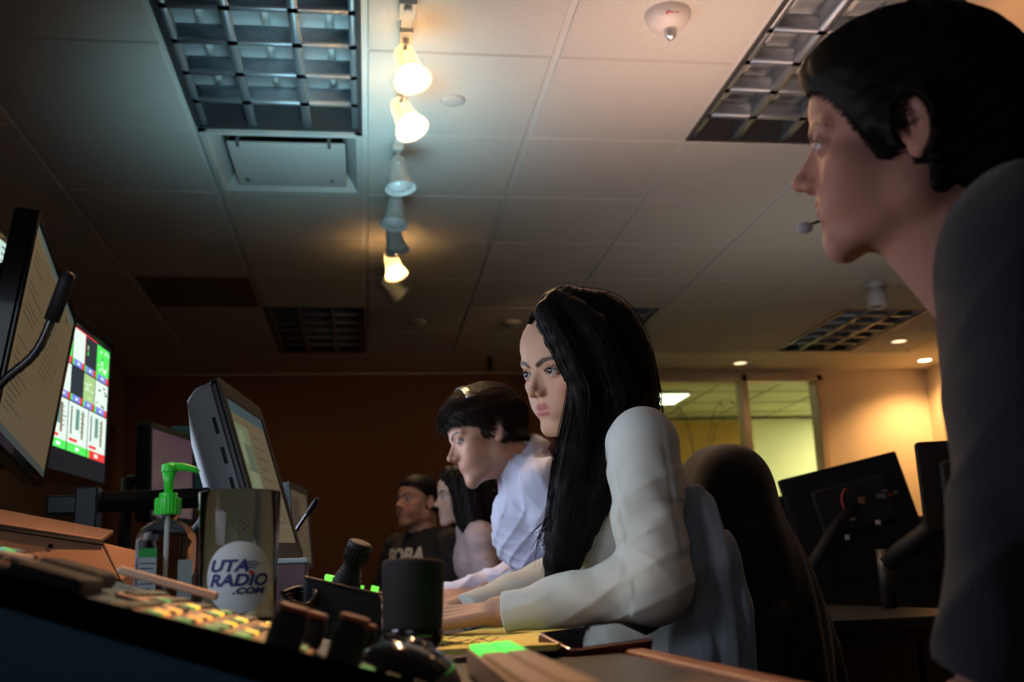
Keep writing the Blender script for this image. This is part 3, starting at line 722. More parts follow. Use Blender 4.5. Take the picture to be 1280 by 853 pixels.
def blazer(P):
    c = A3(.468,1.685,.86); P = P.astype(np.float64)
    tor = d_cap(P, (.432,1.63,.965), (.432,1.75,.965), .092, .092)
    tor = smin(tor, d_cap(P, (.438,1.63,.86), (.438,1.75,.86), .100, .100), .05)
    tor = smin(tor, d_cap(P, (.475,1.64,.70), (.475,1.74,.70), .104, .104), .06)
    tor = smin(tor, d_cap(P, (.53,1.63,.56), (.53,1.75,.56), .12, .12), .06)
    tor = smin(tor, d_ell(P, (.362,1.63,.90), (.062,.062,.06)), .04)
    d = tor
    sh = smin(d_cap(P, nb+[.015,0,-.015], sn+[.0,-.005,.012], .055, .050), d_cap(P, nb+[.015,0,-.015], sf_+[0,.005,.012], .055, .05), .03)
    d = smin(d, sh, .045)
    arm = smin(d_cap(P, sn, en, .055, .050), d_cap(P, en, wn+[.018,-.004,0], .046, .031), .022)
    arm2 = smin(d_cap(P, sf_, ef, .060, .052), d_cap(P, ef, wf+[.03,0,0], .050, .030), .022)
    # folds: around the bent elbow and down the upper sleeve
    e = en+A3(-.045, 0, .055); r = np.linalg.norm(P-e, axis=1); w = np.exp(-(r/.085)**2)
    ang = np.arctan2(P[:, 2]-e[2], P[:, 0]-e[0]); arm = arm-w*np.clip(r/.05, 0, 1)*.0042*(1-np.abs(np.sin(ang*2.6+r*14+P[:, 1]*14)))**3; arm = arm-.0022*crease(P, A3(60,20,-120), 1., 2*np.sin(P[:, 0]*20))*(P[:, 2] < 1.0)
    arm = arm+.0014*np.sin((P[:, 2]*.9+P[:, 0]*.5)*85+1.5*np.sin(P[:, 0]*60)+P[:, 1]*25)*np.exp(-((P[:, 2]-.955)/.07)**2)
    arm = arm+.0022*np.sin(P[:, 0]*70+P[:, 2]*95+np.sin(P[:, 1]*50)*1.3)*(P[:, 0] < .36)
    # front seam down the sleeve
    arm = arm+.0016*np.exp(-((P[:, 0]-(.425+.06*(1.03-P[:, 2])))/.004)**2)*(P[:, 1] < sn[1]-.02)*(P[:, 2] > .86)
    d = smin(d, arm, .008); d = smin(d, arm2, .012)
    d = d+.002*np.sin(P[:, 1]*45+P[:, 2]*28+2*np.sin(P[:, 0]*25))*(P[:, 2] < .95)
    # cut: cuffs, neck opening
    for w_, e_ in ((wn, en), (wf, ef)):
        n_ = unit(w_-e_); cut = (P-(w_+n_*-.012))@n_; near = np.linalg.norm(P-w_, axis=1)-.12
        d = np.where(near < 0, smax(d, cut, .003), d)
    n_ = unit(A3(.45,0,-1)); 
    neck = d_cap(P, P1.W((0,-2.6,6)), nb+[-.01,0,-.0], .06, .064); d = smax(d, -neck, .006)
    v = np.maximum(np.maximum((np.abs(P[:, 1]-1.69)-.45*(P[:, 2]-.83)*.6), P[:, 0]-.42), .83-P[:, 2]); d = smax(d, -v, .006)
    return smax(d, -(P[:, 2]-.50), .01).astype(np.float32)
bz = sdf_part('blazer', blazer, (.10,1.36,.47), (.76,2.06,1.16), .0033, m_blazer, P1.root)
m_blouse = mat('black_blouse', (.012,.012,.013), .7)
def blouse(P):
    d = smin(d_cap(P, (.43,1.64,.955), (.43,1.74,.955), .080, .080), d_cap(P, (.44,1.64,.8), (.44,1.74,.8), .088, .088), .05)
    return smax(d, -d_cap(P, P1.W((0,-2.6,6)), nb+[-.01,0,-.01], .058, .062), .005)
sdf_part('blouse', blouse, (.32,1.50,.66), (.6,1.88,1.09), .006, m_blouse, P1.root)
lower_body(P1, hip1, [A3(.22,1.60,.50), A3(.24,1.84,.50)], [A3(.26,1.60,.11), A3(.28,1.86,.11)])
# hair: cap, near curtain, back mass, long tail falling in front of the near shoulder
w1 = P1.W
def px(x, y, D): return at(x, y, D)
g1 = [([w1((-2.0,5.0,21.6)), w1((-5.6,6.6,17.3)), w1((-6.9,6.0,12.0)), w1((-6.7,5.2,6.5)), px(712,585,1.585), px(704,650,1.56), px(694,705,1.545), px(690,742,1.54)], [.022,.024,.022,.023,.028,.026,.020,.006]),
      ([w1((-1.5,2.0,22.4)), w1((-7.4,1.0,17.5)), w1((-8.4,-.5,11.0)), w1((-8.0,-1.5,4.5)), px(748,600,1.60), px(728,655,1.575), px(712,700,1.555), px(704,735,1.55)], [.03,.034,.036,.038,.036,.030,.022,.008]),
      ([w1((0,-1.5,22.6)), w1((-6.5,-5,18.5)), w1((-7.6,-6.5,11)), w1((-7.4,-6.5,4)), px(790,535,1.66), px(772,590,1.68)], [.03,.042,.046,.044,.036,.012]),
      ([w1((0,-3,22.4)), w1((-2.5,-9.5,17.5)), w1((-3.0,-11,10)), w1((-3,-10.5,3)), px(800,540,1.74), px(805,600,1.78)], [.03,.040,.046,.046,.042,.015]),
      ([w1((0,-1,22.6)), w1((4.5,-7,18.5)), w1((5.5,-8.5,11)), w1((5,-7.5,4)), px(750,570,1.82), px(740,650,1.84)], [.03,.042,.045,.042,.040,.015])]
def hair1(P):
    L = P1.loc(P)
    cap = d_ell(L, (0,-1.4,15.5), (8.75,10.9,8.6)); X = np.abs(L[:, 0])
    hl = 17.5-.12*X**2                    # hairline
    face = np.minimum(np.minimum(L[:, 1]-np.where(L[:, 0] > 0, .5+.10*X, 2.2+.28*X), hl+.4-L[:, 2]), 8.3)
    cap = smax(cap, face, .5); cap = smax(cap, 5.0-L[:, 2], .8)
    cap = smax(cap, -(.0+np.minimum(.45-np.abs(L[:, 0]-.6)*1.0, 2.)*(L[:, 2] > 20)-.35), .3)
    d = cap*.0095
    for i, (pts, rad) in enumerate(g1):
        C = curve(pts, 14); R_ = np.interp(np.linspace(0, 1, 14), np.linspace(0, 1, len(rad)), rad)*.9
        d = smin(d, chain(P, C, R_, .006), .012)
    a = np.arctan2(P[:, 1]-1.7, P[:, 0]-.40); st_ = .0007*np.sin(a*46+5*np.sin(P[:, 2]*22)+np.sin(P[:, 2]*55))+.0004*np.sin(a*90+7*np.sin(P[:, 2]*17))
    d = d+st_
    fc = d_ell(L, (0,5.4,10.0), (5.6,6.5,8.2))*.0095; d = smax(d, -fc, .006)    # keep the face clear
    return d.astype(np.float32)
V, Q = isosurface(hair1, (.20,1.44,.78), (.66,1.95,1.36), .0028)
S_ = lock_strands(g1, 95, wave=.007)
r = np.random.default_rng(5)
for _ in range(16):  # loose wisps at the front of the chest
    a0 = px(698+r.uniform(-6,10), 600+r.uniform(-10,50), 1.56); m_ = px(680+r.uniform(-8,8), 640+r.uniform(0,40), 1.55); e_ = px(664+r.uniform(-6,20), 645+r.uniform(0,70), 1.55)
    S_.append(curve([a0, m_, e_], 26))
ok = [s_ for s_ in S_]
joined('hair', [(V, Q), strand_geo(ok, .00075)], m_hair, P1.root)

# ------------------------------------------------------------ generic shirt torso
def torso_shirt(p, name, m, nb, chest, hip, sN, eN, wN, sF, eF, wF, lo, hi, h, rad=(.125,.115,.13), depth=.05, fold=.003, seed=0, cuff=-.005, r_arm=(.056,.048,.034), neck_r=.062, axis=(0,1,0), fn_extra=None, k_arm=.012):
    ax = np.array(axis, float)
    def fn(P):
        P = P.astype(np.float64)
        d = d_cap(P, chest-ax*depth, chest+ax*depth, rad[0], rad[0])
        mid = (chest+hip)/2; d = smin(d, d_cap(P, mid-ax*depth, mid+ax*depth, rad[1], rad[1]), .06)
        d = smin(d, d_cap(P, hip-ax*depth, hip+ax*depth, rad[2], rad[2]), .06)
        d = smin(d, d_cap(P, nb-A3(0,0,.010), chest+A3(0,0,.02), .066, rad[0]*.9), .04)
        for s_ in (sN, sF): d = smin(d, d_cap(P, nb-A3(0,0,.02), s_, .055, .050), .035)
        arms = None
        for s_, e_, w_ in ((sN, eN, wN), (sF, eF, wF)):
            a = d_cap(P, s_, e_, r_arm[0], r_arm[1])
            if w_ is not None: a = smin(a, d_cap(P, e_, w_, r_arm[1], r_arm[2]), .02)
            r_ = np.linalg.norm(P-e_-A3(-.03,0,.03), axis=1); a = a+np.exp(-(r_/.08)**2)*.004*np.sin(np.arctan2(P[:, 2]-e_[2], P[:, 0]-e_[0]+.03)*7+P[:, 1]*50)
            arms = a if arms is None else np.minimum(arms, a)
        d = smin(d, arms, k_arm)
        q = np.random.default_rng(seed)
        w = np.sin(P@q.normal(size=3)*14)*1.5
        d = d+fold*.35*np.sin(P@A3(38,22,52)+w)-fold*1.1*(crease(P, A3(75,30,90), 1., w*2)+crease(P, A3(-95,40,60), 1., w*2.4+1)+.6*crease(P, A3(60,-50,150), 1., w*3))
        for w_, e_ in ((wN, eN), (wF, eF)):
            if w_ is None: continue
            n_ = unit(w_-e_); near = np.linalg.norm(P-w_, axis=1)-.12
            d = np.where(near < 0, smax(d, (P-(w_+n_*cuff))@n_, .003), d)
        d = smax(d, -d_cap(P, p.W((0,-2.6,6)), p.W((0,-2.6,6))*.42+nb*.58, neck_r-.008, neck_r-.004), .004)
        if fn_extra: d = fn_extra(P, d)
        return smax(d, -(P[:, 2]-(hip[2]-.06)), .01).astype(np.float32)
    return sdf_part(name, fn, lo, hi, h, m, p.root)
def short_hair(p, hairline, side, name='hair', n=3500, ln=1.6, thick=.75, top=0., m=m_hair, flow=None, h=.003, seed=2, nape=7.5, lift=.3):
    fz = p.kw.get('fem', 0)
    def edge(L): X = np.abs(L[:, 0]); return np.minimum(L[:, 1]-side(X, L[:, 2]), hairline(X)-L[:, 2])
    def region(L): return (edge(L) < -.2) & (L[:, 2] > nape+.6)
    def fn(P):
        L = p.loc(P); e = edge(L); t = (thick+top*np.clip((L[:, 2]-15)/6, 0, 1))*np.clip(.22-e/2.4, .0, 1)
        out = np.full(len(L), 2., np.float64); m_ = np.linalg.norm(L-np.array([0,-1,13.], L.dtype), axis=1) < 18
        if m_.any():
            Lm = L[m_]; X = np.abs(Lm[:, 0]); c = head_sdf(Lm, fz)
            c = smin(c, d_cap(Lm, (0,-4.0,9.5), (0,-4.3,6), 5.6, 5.4), 1.)-t[m_]+.10*np.sin(Lm[:, 0]*4+Lm[:, 1])*np.sin(Lm[:, 1]*3+2*np.sin(Lm[:, 2]*2))
            c = smax(c, e[m_], .35); c = smax(c, nape-Lm[:, 2], .8)
            c = smax(c, -d_ell(np.stack([X, Lm[:, 1], Lm[:, 2]], 1), (7.6,-.9,11.0), (1.9,1.9,2.9)), .3); out[m_] = c
        return (out*.0095*p.s).astype(np.float32)
    pts = p.W(np.array([(x, y, z) for x in (-9.5,9.5) for y in (-12.5,10.5) for z in (4,26.5)]))
    V, Q = isosurface(fn, pts.min(0), pts.max(0), h)
    # strands rooted on the hair surface itself
    r = np.random.default_rng(seed); LV = p.loc(V.astype(np.float32)).astype(float); k = r.integers(0, len(LV), n*2); L = LV[k]; L = L[region(L)][:n]
    nrm = (L-np.array([0,-1.3,14.]))/np.array([7.5,9.5,8.5])**2; nrm /= np.linalg.norm(nrm, axis=1, keepdims=True)
    fl = flow or (lambda L: np.stack([L[:, 0]*.1, -np.ones(len(L)), L[:, 2]*0-.15], 1)); f = fl(L)+r.normal(size=L.shape)*.16
    f -= (f*nrm).sum(1, keepdims=True)*nrm; f /= np.linalg.norm(f, axis=1, keepdims=True)+1e-9; l = ln*r.uniform(.5, 1.2, size=(len(L), 1)); S_ = []
    for q in range(5): t = q/4; S_.append(L-nrm*.18+f*l*t+nrm*(lift*l*t*(1-.75*t)-.03*(l*t)**2))
    S_ = p.W(np.stack(S_, 1).reshape(-1, 3)).reshape(len(L), 5, 3)
    H_ = hairline_strands(p, edge, fl, 1600, ln*.7, nape, seed+3)
    return joined(name, [(V, Q), strand_geo(S_, .0006*p.s), strand_geo(H_, .00045*p.s)], m, p.root)

# ------------------------------------------------------------ 2: man in the pale shirt with a headset
P2 = Person('man in a pale lilac dress shirt and headset looking down at the desk',
    [[-0.1335, -0.9756, -0.1744], [0.8995, -0.1931, 0.3919], [-0.416, -0.1046, 0.9033]], (0.3264, 2.5141, 1.0913), 1., (.50,.26,.17), col=dict(lip=(.38,.14,.11), stub=.3), lid=1.)
M2 = basis = None
P2.M = np.stack([unit(A3(-.13,.90,-.30)), A3(0,0,0), A3(0,0,0)], 1); 
_f = unit(A3(-.955,-.12,-.27)); _u = unit(A3(-.20,.14,.97)-np.dot(A3(-.20,.14,.97), _f)*_f); P2.M = np.stack([np.cross(_f, _u), _f, _u], 1)
P2.T = A3(.3264, 2.5141, 1.0913)
nb2 = A3(.392,2.53,1.128); ch2 = A3(.435,2.53,.975); hp2 = A3(.56,2.53,.54)
sN2, eN2, wN2 = A3(.415,2.37,1.062), A3(.46,2.31,.845), A3(.262,2.352,.822)
sF2, eF2, wF2 = A3(.45,2.70,1.075), A3(.42,2.80,.86), A3(.16,2.66,.80)
P2.ext = [(P2.W((0,-2.6,6)), nb2, .056, .058, .025), (nb2, ch2, .045, .075, .02), (ch2, hp2, .09, .10, .08), (nb2, sN2, .03, .036, .01), (nb2, sF2, .03, .036, .01),
          (sN2, eN2, .042, .036, .02), (eN2, wN2, .036, .026, .012), (sF2, eF2, .042, .036, .02), (eF2, wF2, .036, .026, .012)]
for a, b, ra, rb in hand_caps(wN2, (-1,.05,-.06), (0,-.3,1), (0,1,0), .3, 1.02): P2.ext.append((a, b, ra, rb, .004))
for a, b, ra, rb in hand_caps(wF2, (-1,-.1,-.05), (0,.2,1), (0,-1,0), .3, 1.02): P2.ext.append((a, b, ra, rb, .004))
P2.build_body(.003); P2.eyes((0,1,-.35))
m_shirt2 = mat('lilac_shirt_cotton', (.50,.48,.58), .75, bump=.15, bscale=900, sheen=.1)
torso_shirt(P2, 'shirt', m_shirt2, nb2, ch2, hp2, sN2, eN2, wN2, sF2, eF2, wF2, (.12,2.2,.45), (.75,2.92,1.24), .0042, fold=.0046, seed=4, k_arm=.028, cuff=-.012)
# stand collar with a turned-down leaf
def collar(p, nb_, m, sc=1., tilt=.42, off=(-.004,0,.016)):
    k_ = 40; ax_ = unit(p.W((0,-2.6,6))-nb_); ax_ = unit(ax_+A3(0,0,.5)); xx = unit(np.cross(ax_, [0,1,0])); yy = np.cross(ax_, xx)
    if xx[0] > 0: xx, yy = -xx, -yy
    Vv = []; Fq = []
    prof = [(.058,-.030),(.058,.016),(.0605,.022),(.066,.014),(.077,-.024),(.075,-.025),(.064,.008),(.061,.012)]
    for i in range(k_+1):
        a = tilt+(2*PI-2*tilt)*i/k_; drop = 1+.9*max(0, math.cos(a))**3
        for r_, z_ in prof:
            zz_ = (z_ if z_ > 0 else z_*drop)*sc; Vv.append(nb_+A3(*off)+ax_*(zz_-.008*math.cos(a))+xx*r_*sc*math.cos(a)+yy*r_*sc*math.sin(a))
    m8 = len(prof)
    for i in range(k_):
        for j in range(m8): Fq.append((i*m8+j, i*m8+(j+1) % m8, (i+1)*m8+(j+1) % m8, (i+1)*m8+j))
    return mesh_np('collar', np.array(Vv), np.array(Fq), m, p.root)
collar(P2, nb2, m_shirt2)
m_hair2 = mat('brown_hair', (.020,.0095,.0065), .55, spec=.25)
short_hair(P2, lambda X: 17.0-.05*X**2, lambda X, z: np.where(z < 10.2, -1.0, np.where(z < 13.2, 2.4, np.where(z < 16.5, 2.4+(z-13.2)*1.5, 7.0))), m=m_hair2, thick=.9, top=1.5, ln=2.8, n=9000,
    flow=lambda L: np.stack([L[:, 0]*.05, np.where(L[:, 2] > 18, 1.2, -.6), np.where(L[:, 2] > 18, .3, -.8)], 1), lift=.5)
lower_body(P2, hp2, [A3(.14,2.43,.52), A3(.16,2.68,.52)], [A3(.2,2.43,.11), A3(.22,2.68,.11)])
def headset(p, label, y0=1.2, mic=True, side=-1):
    t = thing('headset', p.W((0, y0, 23.4)), label, 'headset')
    hb = MB(); P_ = [p.W((9.4*math.sin(a), y0-.2*abs(math.sin(a)), 14.4+10.9*math.cos(a))) for a in np.linspace(-1.0, .9, 25)]
    R_ = .0030
    hb.tube(P_, R_, 8); Q_ = [q+p.M[:, 1]*.006 for q in P_]; hb.tube(Q_, R_, 8); Q_ = [q-p.M[:, 1]*.006 for q in P_]; hb.tube(Q_, R_, 8)
    hb.build('headband', mat('headband_chrome', (.55,.5,.45), .2, metal=.9), t)
    e = MB(); c_ = p.W((-side*-9.1 if False else side*9.0, y0-.6, 11.0))
    return t, c_
t2, c2 = headset(P2, 'metal headset band over the brown hair of the man in the pale shirt', 2.8)

# ------------------------------------------------------------ 3: woman in the pink shirt
P3 = Person('dark-haired woman in a dusty pink shirt between the black T-shirt and the pale shirt',
    [[-0.1984, -0.9796, -0.0319], [0.98, -0.1987, 0.0066], [-0.0128, -0.0299, 0.9995]], (0.3488, 3.8854, 1.0602), .95, (.56,.36,.27), fem=1, col=dict(makeup=.6, lip=(.45,.18,.16)))
nb3 = A3(.40,3.89,1.065); ch3 = A3(.43,3.89,.93); hp3 = A3(.50,3.89,.53)
sN3, eN3, wN3 = A3(.405,3.735,1.005), A3(.43,3.70,.77+.03), A3(.20,3.76,.79)
sF3, eF3, wF3 = A3(.42,4.04,1.01), A3(.42,4.10,.80), A3(.2,3.98,.79)
P3.ext = [(P3.W((0,-2.6,6)), nb3, .048, .05, .025), (nb3, ch3, .042, .07, .02), (ch3, hp3, .085, .10, .08), (nb3, sN3, .028, .032, .01), (nb3, sF3, .028, .032, .01),
          (sN3, eN3, .038, .032, .02), (eN3, wN3, .032, .022, .012), (sF3, eF3, .038, .032, .02), (eF3, wF3, .032, .022, .012)]
for w_, sd in ((wN3, 1), (wF3, -1)):
    for a, b, ra, rb in hand_caps(w_, (-1,0,-.05), (0,0,1), (0,sd,0), .3, .92): P3.ext.append((a, b, ra, rb, .004))
P3.build_body(.0036); P3.eyes()
m_pink = mat('pink_shirt_cotton', (.50,.37,.37), .75, bump=.15, bscale=800)
torso_shirt(P3, 'shirt', m_pink, nb3, ch3, hp3, sN3, eN3, wN3, sF3, eF3, wF3, (.12,3.6,.45), (.68,4.2,1.14), .006, rad=(.108,.098,.12), fold=.0022, seed=8, k_arm=.04, r_arm=(.047,.042,.032))
collar(P3, nb3, m_pink, .9)
lower_body(P3, hp3, [A3(.10,3.80,.52), A3(.12,4.0,.52)], [A3(.16,3.8,.11), A3(.18,4.0,.11)])
w3 = P3.W
g3 = [([w3((-1,4,21.8)), w3((-6.0,4.2,18)), w3((-7.4,3.0,12)), w3((-7.2,2.2,6)), w3((-7.0,.5,0)), w3((-6.5,-1,-6))], [.02,.026,.028,.028,.03,.010]),
      ([w3((0,-1,22.6)), w3((-7.3,-1,17.5)), w3((-8.2,-2,11)), w3((-8.2,-3,4)), w3((-8,-4,-3)), w3((-7,-5,-9))], [.03,.036,.042,.044,.04,.012]),
      ([w3((0,-3,22.4)), w3((-4,-8,18.5)), w3((-5,-9.5,11)), w3((-5,-9.5,3)), w3((-5,-9.5,-4)), w3((-4,-9,-12))], [.03,.042,.048,.048,.044,.015]),
      ([w3((0,-3,22.4)), w3((4,-8,18.5)), w3((5,-9.5,11)), w3((5,-9.5,3)), w3((5,-9.5,-4)), w3((4,-9,-12))], [.03,.042,.048,.048,.044,.015]),
      ([w3((1,4,21.8)), w3((6.2,4,18)), w3((7.6,2.5,12)), w3((7.4,1.5,6)), w3((7.0,.5,0))], [.02,.026,.028,.028,.01])]
def hair3(P, p=P3, g=g3):
    L = p.loc(P); X = np.abs(L[:, 0]); cap = d_ell(L, (0,-1.3,15.4), (8.3,10.3,8.35))
    face = np.minimum(L[:, 1]-(2.6+.25*X), 18.4-.12*X**2-L[:, 2]); cap = smax(cap, face, .5); cap = smax(cap, 5-L[:, 2], .8)
    d = cap*.0095*p.s
    for pts, rad in g:
        C = curve(pts, 10); d = smin(d, chain(P, C, np.interp(np.linspace(0, 1, 10), np.linspace(0, 1, len(rad)), rad)*.92, .006), .014)
    d = d+.0016*np.sin(np.arctan2(P[:, 1]-p.T[1], P[:, 0]-p.T[0]-.04)*40+4*np.sin(P[:, 2]*20))
    return smax(d, -d_ell(L, (0,5.4,10), (5.7,6.5,8.2))*.0095, .006).astype(np.float32)
V, Q = isosurface(hair3, (.2,3.68,.86), (.62,4.1,1.34), .0045)
joined('hair', [(V, Q), strand_geo(lock_strands(g3, 40, wave=.006, seed=9), .0011)], m_hair, P3.root)

# ------------------------------------------------------------ 4: man in the black T-shirt
P4 = Person('short-haired man in a black T-shirt with white lettering, farthest to the left',
    np.eye(3), (0.204, 4.40, 1.081), 1., (.47,.25,.17), col=dict(lip=(.36,.16,.13), stub=.35))
_f = unit(A3(-.80,-.58,.10)); _u = unit(A3(.04,.06,1)-np.dot(A3(.04,.06,1), _f)*_f); P4.M = np.stack([np.cross(_f, _u), _f, _u], 1)
nb4 = A3(.235,4.43,1.055); ch4 = A3(.235,4.43,.925); hp4 = A3(.30,4.44,.53); ax4 = unit(A3(.58,-.80,0))
sN4, eN4, wN4 = ch4+ax4*.185+A3(0,0,.09), ch4+ax4*.23+A3(-.02,-.03,-.10), A3(.03,4.18,.79)
sF4, eF4, wF4 = ch4-ax4*.185+A3(0,0,.09), A3(.07,4.57,.80), A3(-.06,4.33,.80)
P4.ext = [(P4.W((0,-2.6,6)), nb4, .058, .06, .025), (nb4, ch4, .045, .08, .02), (ch4, hp4, .095, .11, .08), (nb4, sN4, .03, .038, .01), (nb4, sF4, .03, .038, .01),
          (sN4, eN4, .045, .038, .02), (eN4, wN4, .040, .027, .012), (sF4, eF4, .045, .040, .02), (eF4, wF4, .040, .027, .012)]
for w_, sd in ((wN4, 1), (wF4, -1)):
    for a, b, ra, rb in hand_caps(w_, (-1,-.3,-.03), (0,0,1), (-.3,sd,0), .3, 1.): P4.ext.append((a, b, ra, rb, .004))
P4.build_body(.0036); P4.eyes((0,1,0))
m_tee = mat('black_tshirt', (.012,.011,.011), .85, bump=.1, bscale=700)
torso_shirt(P4, 'tshirt', m_tee, nb4, ch4, hp4, sN4, sN4+(eN4-sN4)*.75, None, sF4, sF4+(eF4-sF4)*.75, None, (-.10,4.10,.45), (.58,4.78,1.16), .006, rad=(.128,.12,.135), fold=.002, seed=12, r_arm=(.06,.062,.05), axis=ax4, neck_r=.066)
lower_body(P4, hp4, [A3(-.05,4.22,.52), A3(-.08,4.42,.52)], [A3(-.02,4.2,.11), A3(-.04,4.4,.11)])
short_hair(P4, lambda X: 17.2-.03*X**2, lambda X, z: np.where(z < 13, .8, np.where(z < 16, .8+(z-13)*1.7, 5.6)), thick=.5, top=.35, ln=.9, n=2500, h=.0045)
# white lettering wrapped on the chest
V, F = text_mesh('SOBA', .088, .002, shear=.25, bold=.0035)
A = np.array(V); f4 = unit(A3(-.80,-.60,0)); r4 = unit(np.cross(f4, [0,0,1]))   # r4: wearer's right
V2, F2 = text_mesh('CREW', .045, .002, shear=.25, bold=.001); B_ = np.array(V2)+[-.0,-.068,0]
for nm, (AA, FF) in (('lettering', (A, F)), ('lettering', (B_, F2))):
    u = -AA[:, 0]*1.0; z = AA[:, 1]+.966; th = u/.19-.22
    W_ = (ch4+A3(0,0,-ch4[2]))+r4*0+ (np.outer(np.cos(th), f4)*.134)+np.outer(np.sin(th), r4)*.17; W_[:, 2] = z; W_ += np.outer(AA[:, 2]+.015, f4)
    if FF is F2: continue
    MB().add(W_, FF).build(nm, mat('white_print', (.62,.58,.46), .7), P4.root)

# ------------------------------------------------------------ 5: person mostly hidden behind the man in the shirt
P5 = Person('person hidden behind the pale-shirted man, only reddish-dark hair showing over his shoulder',
    np.eye(3), (.52, 3.18, 1.06), .98, (.48,.27,.19), fem=.5)
_f = unit(A3(-.97,-.15,-.12)); _u = unit(A3(-.1,0,1)-np.dot(A3(-.1,0,1), _f)*_f); P5.M = np.stack([np.cross(_f, _u), _f, _u], 1)
nb5 = A3(.57,3.19,1.02); ch5 = A3(.60,3.19,.89); hp5 = A3(.66,3.19,.53)
sN5, eN5, wN5 = A3(.57,3.04,.965), A3(.53,3.00,.80), A3(.30,3.06,.79)
sF5, eF5, wF5 = A3(.59,3.34,.965), A3(.55,3.40,.80), A3(.30,3.30,.79)
P5.ext = [(P5.W((0,-2.6,6)), nb5, .05, .052, .025), (nb5, ch5, .042, .07, .02), (ch5, hp5, .085, .10, .08), (nb5, sN5, .028, .032, .01), (nb5, sF5, .028, .032, .01),
          (sN5, eN5, .038, .032, .02), (eN5, wN5, .032, .022, .012), (sF5, eF5, .038, .032, .02), (eF5, wF5, .032, .022, .012)]
for w_, sd in ((wN5, 1), (wF5, -1)):
    for a, b, ra, rb in hand_caps(w_, (-1,0,-.05), (0,0,1), (0,sd,0), .3, .95): P5.ext.append((a, b, ra, rb, .004))
P5.build_body(.005); P5.eyes()
torso_shirt(P5, 'shirt', mat('dark_shirt', (.05,.02,.02), .8), nb5, ch5, hp5, sN5, eN5, wN5, sF5, eF5, wF5, (.2,2.9,.45), (.85,3.5,1.1), .008, rad=(.108,.1,.12), r_arm=(.047,.042,.032))
short_hair(P5, lambda X: 17.9-.05*X**2, lambda X, z: np.where(z < 15, 1.5, 4.8), thick=1.2, top=.6, ln=2., n=1500, h=.005, m=mat('auburn_hair', (.05,.014,.009), .55), nape=3.)
lower_body(P5, hp5, [A3(.24,3.09,.52), A3(.26,3.28,.52)], [A3(.3,3.09,.11), A3(.32,3.28,.11)])

# ------------------------------------------------------------ 6: foreground person at the right
P6 = Person('foreground person with pinned-back black hair and a dark sweater, in profile at the right edge',
    np.eye(3), (0.5297, 0.8873, 1.1353), 1., (.50,.25,.19), fem=.35, lid=.35, col=dict(lip=(.42,.06,.06)))
_f = unit(A3(-.845,.53,.03)); _u = unit(A3(-.06,-.14,.98)-np.dot(A3(-.06,-.14,.98), _f)*_f); P6.M = np.stack([np.cross(_f, _u), _f, _u], 1)
P6.T = A3(.530, .887, 1.138)
P6.kw['toe'] = A3(-.9,.4,0)
nb6 = at(1262, 420, .98); ch6 = A3(.85,.80,1.02); hp6 = A3(1.02,.86,.88)
sN6, eN6, wN6 = at(1290, 318, .83), at(1290, 640, .80), at(1240, 850, .80)
sF6, eF6, wF6 = A3(.90,1.02,1.10), A3(1.02,1.06,.86), A3(.98,1.00,.62)
P6.ext = [(P6.W((0,-2.2,7)), P6.W((0,-6.5,-2)), .052, .050, .02), (P6.W((0,.6,4.2)), P6.W((0,-5.2,-4.2)), .040, .044, .02), (P6.W((0,-6.5,-2)), P6.W((0,-10,-9)), .048, .05, .012), (P6.W((0,-10,-9)), ch6, .05, .09, .01), (ch6, hp6, .09, .10, .08), (P6.W((0,-10,-8)), sN6, .045, .045, .01), (P6.W((0,-10,-8)), sF6, .045, .045, .01),
          (sN6, eN6, .045, .038, .02), (eN6, wN6, .036, .026, .012), (sF6, eF6, .045, .038, .02), (eF6, wF6, .036, .026, .012)]
for a, b, ra, rb in hand_caps(wN6, (-.2,.1,-1), (.2,-1,0), (-1,0,0), .4, 1.): P6.ext.append((a, b, ra, rb, .004))
for a, b, ra, rb in hand_caps(wF6, (-.1,0,-1), (0,1,0), (-1,0,0), .3, 1.): P6.ext.append((a, b, ra, rb, .004))
P6.build_body(.0020); P6.eyes((0,1,-.05)); P6.lashes(.4)
m_sweater = mat('charcoal_sweater_knit', (.028,.032,.042), .9, bump=.7, bscale=420, sheen=.25)
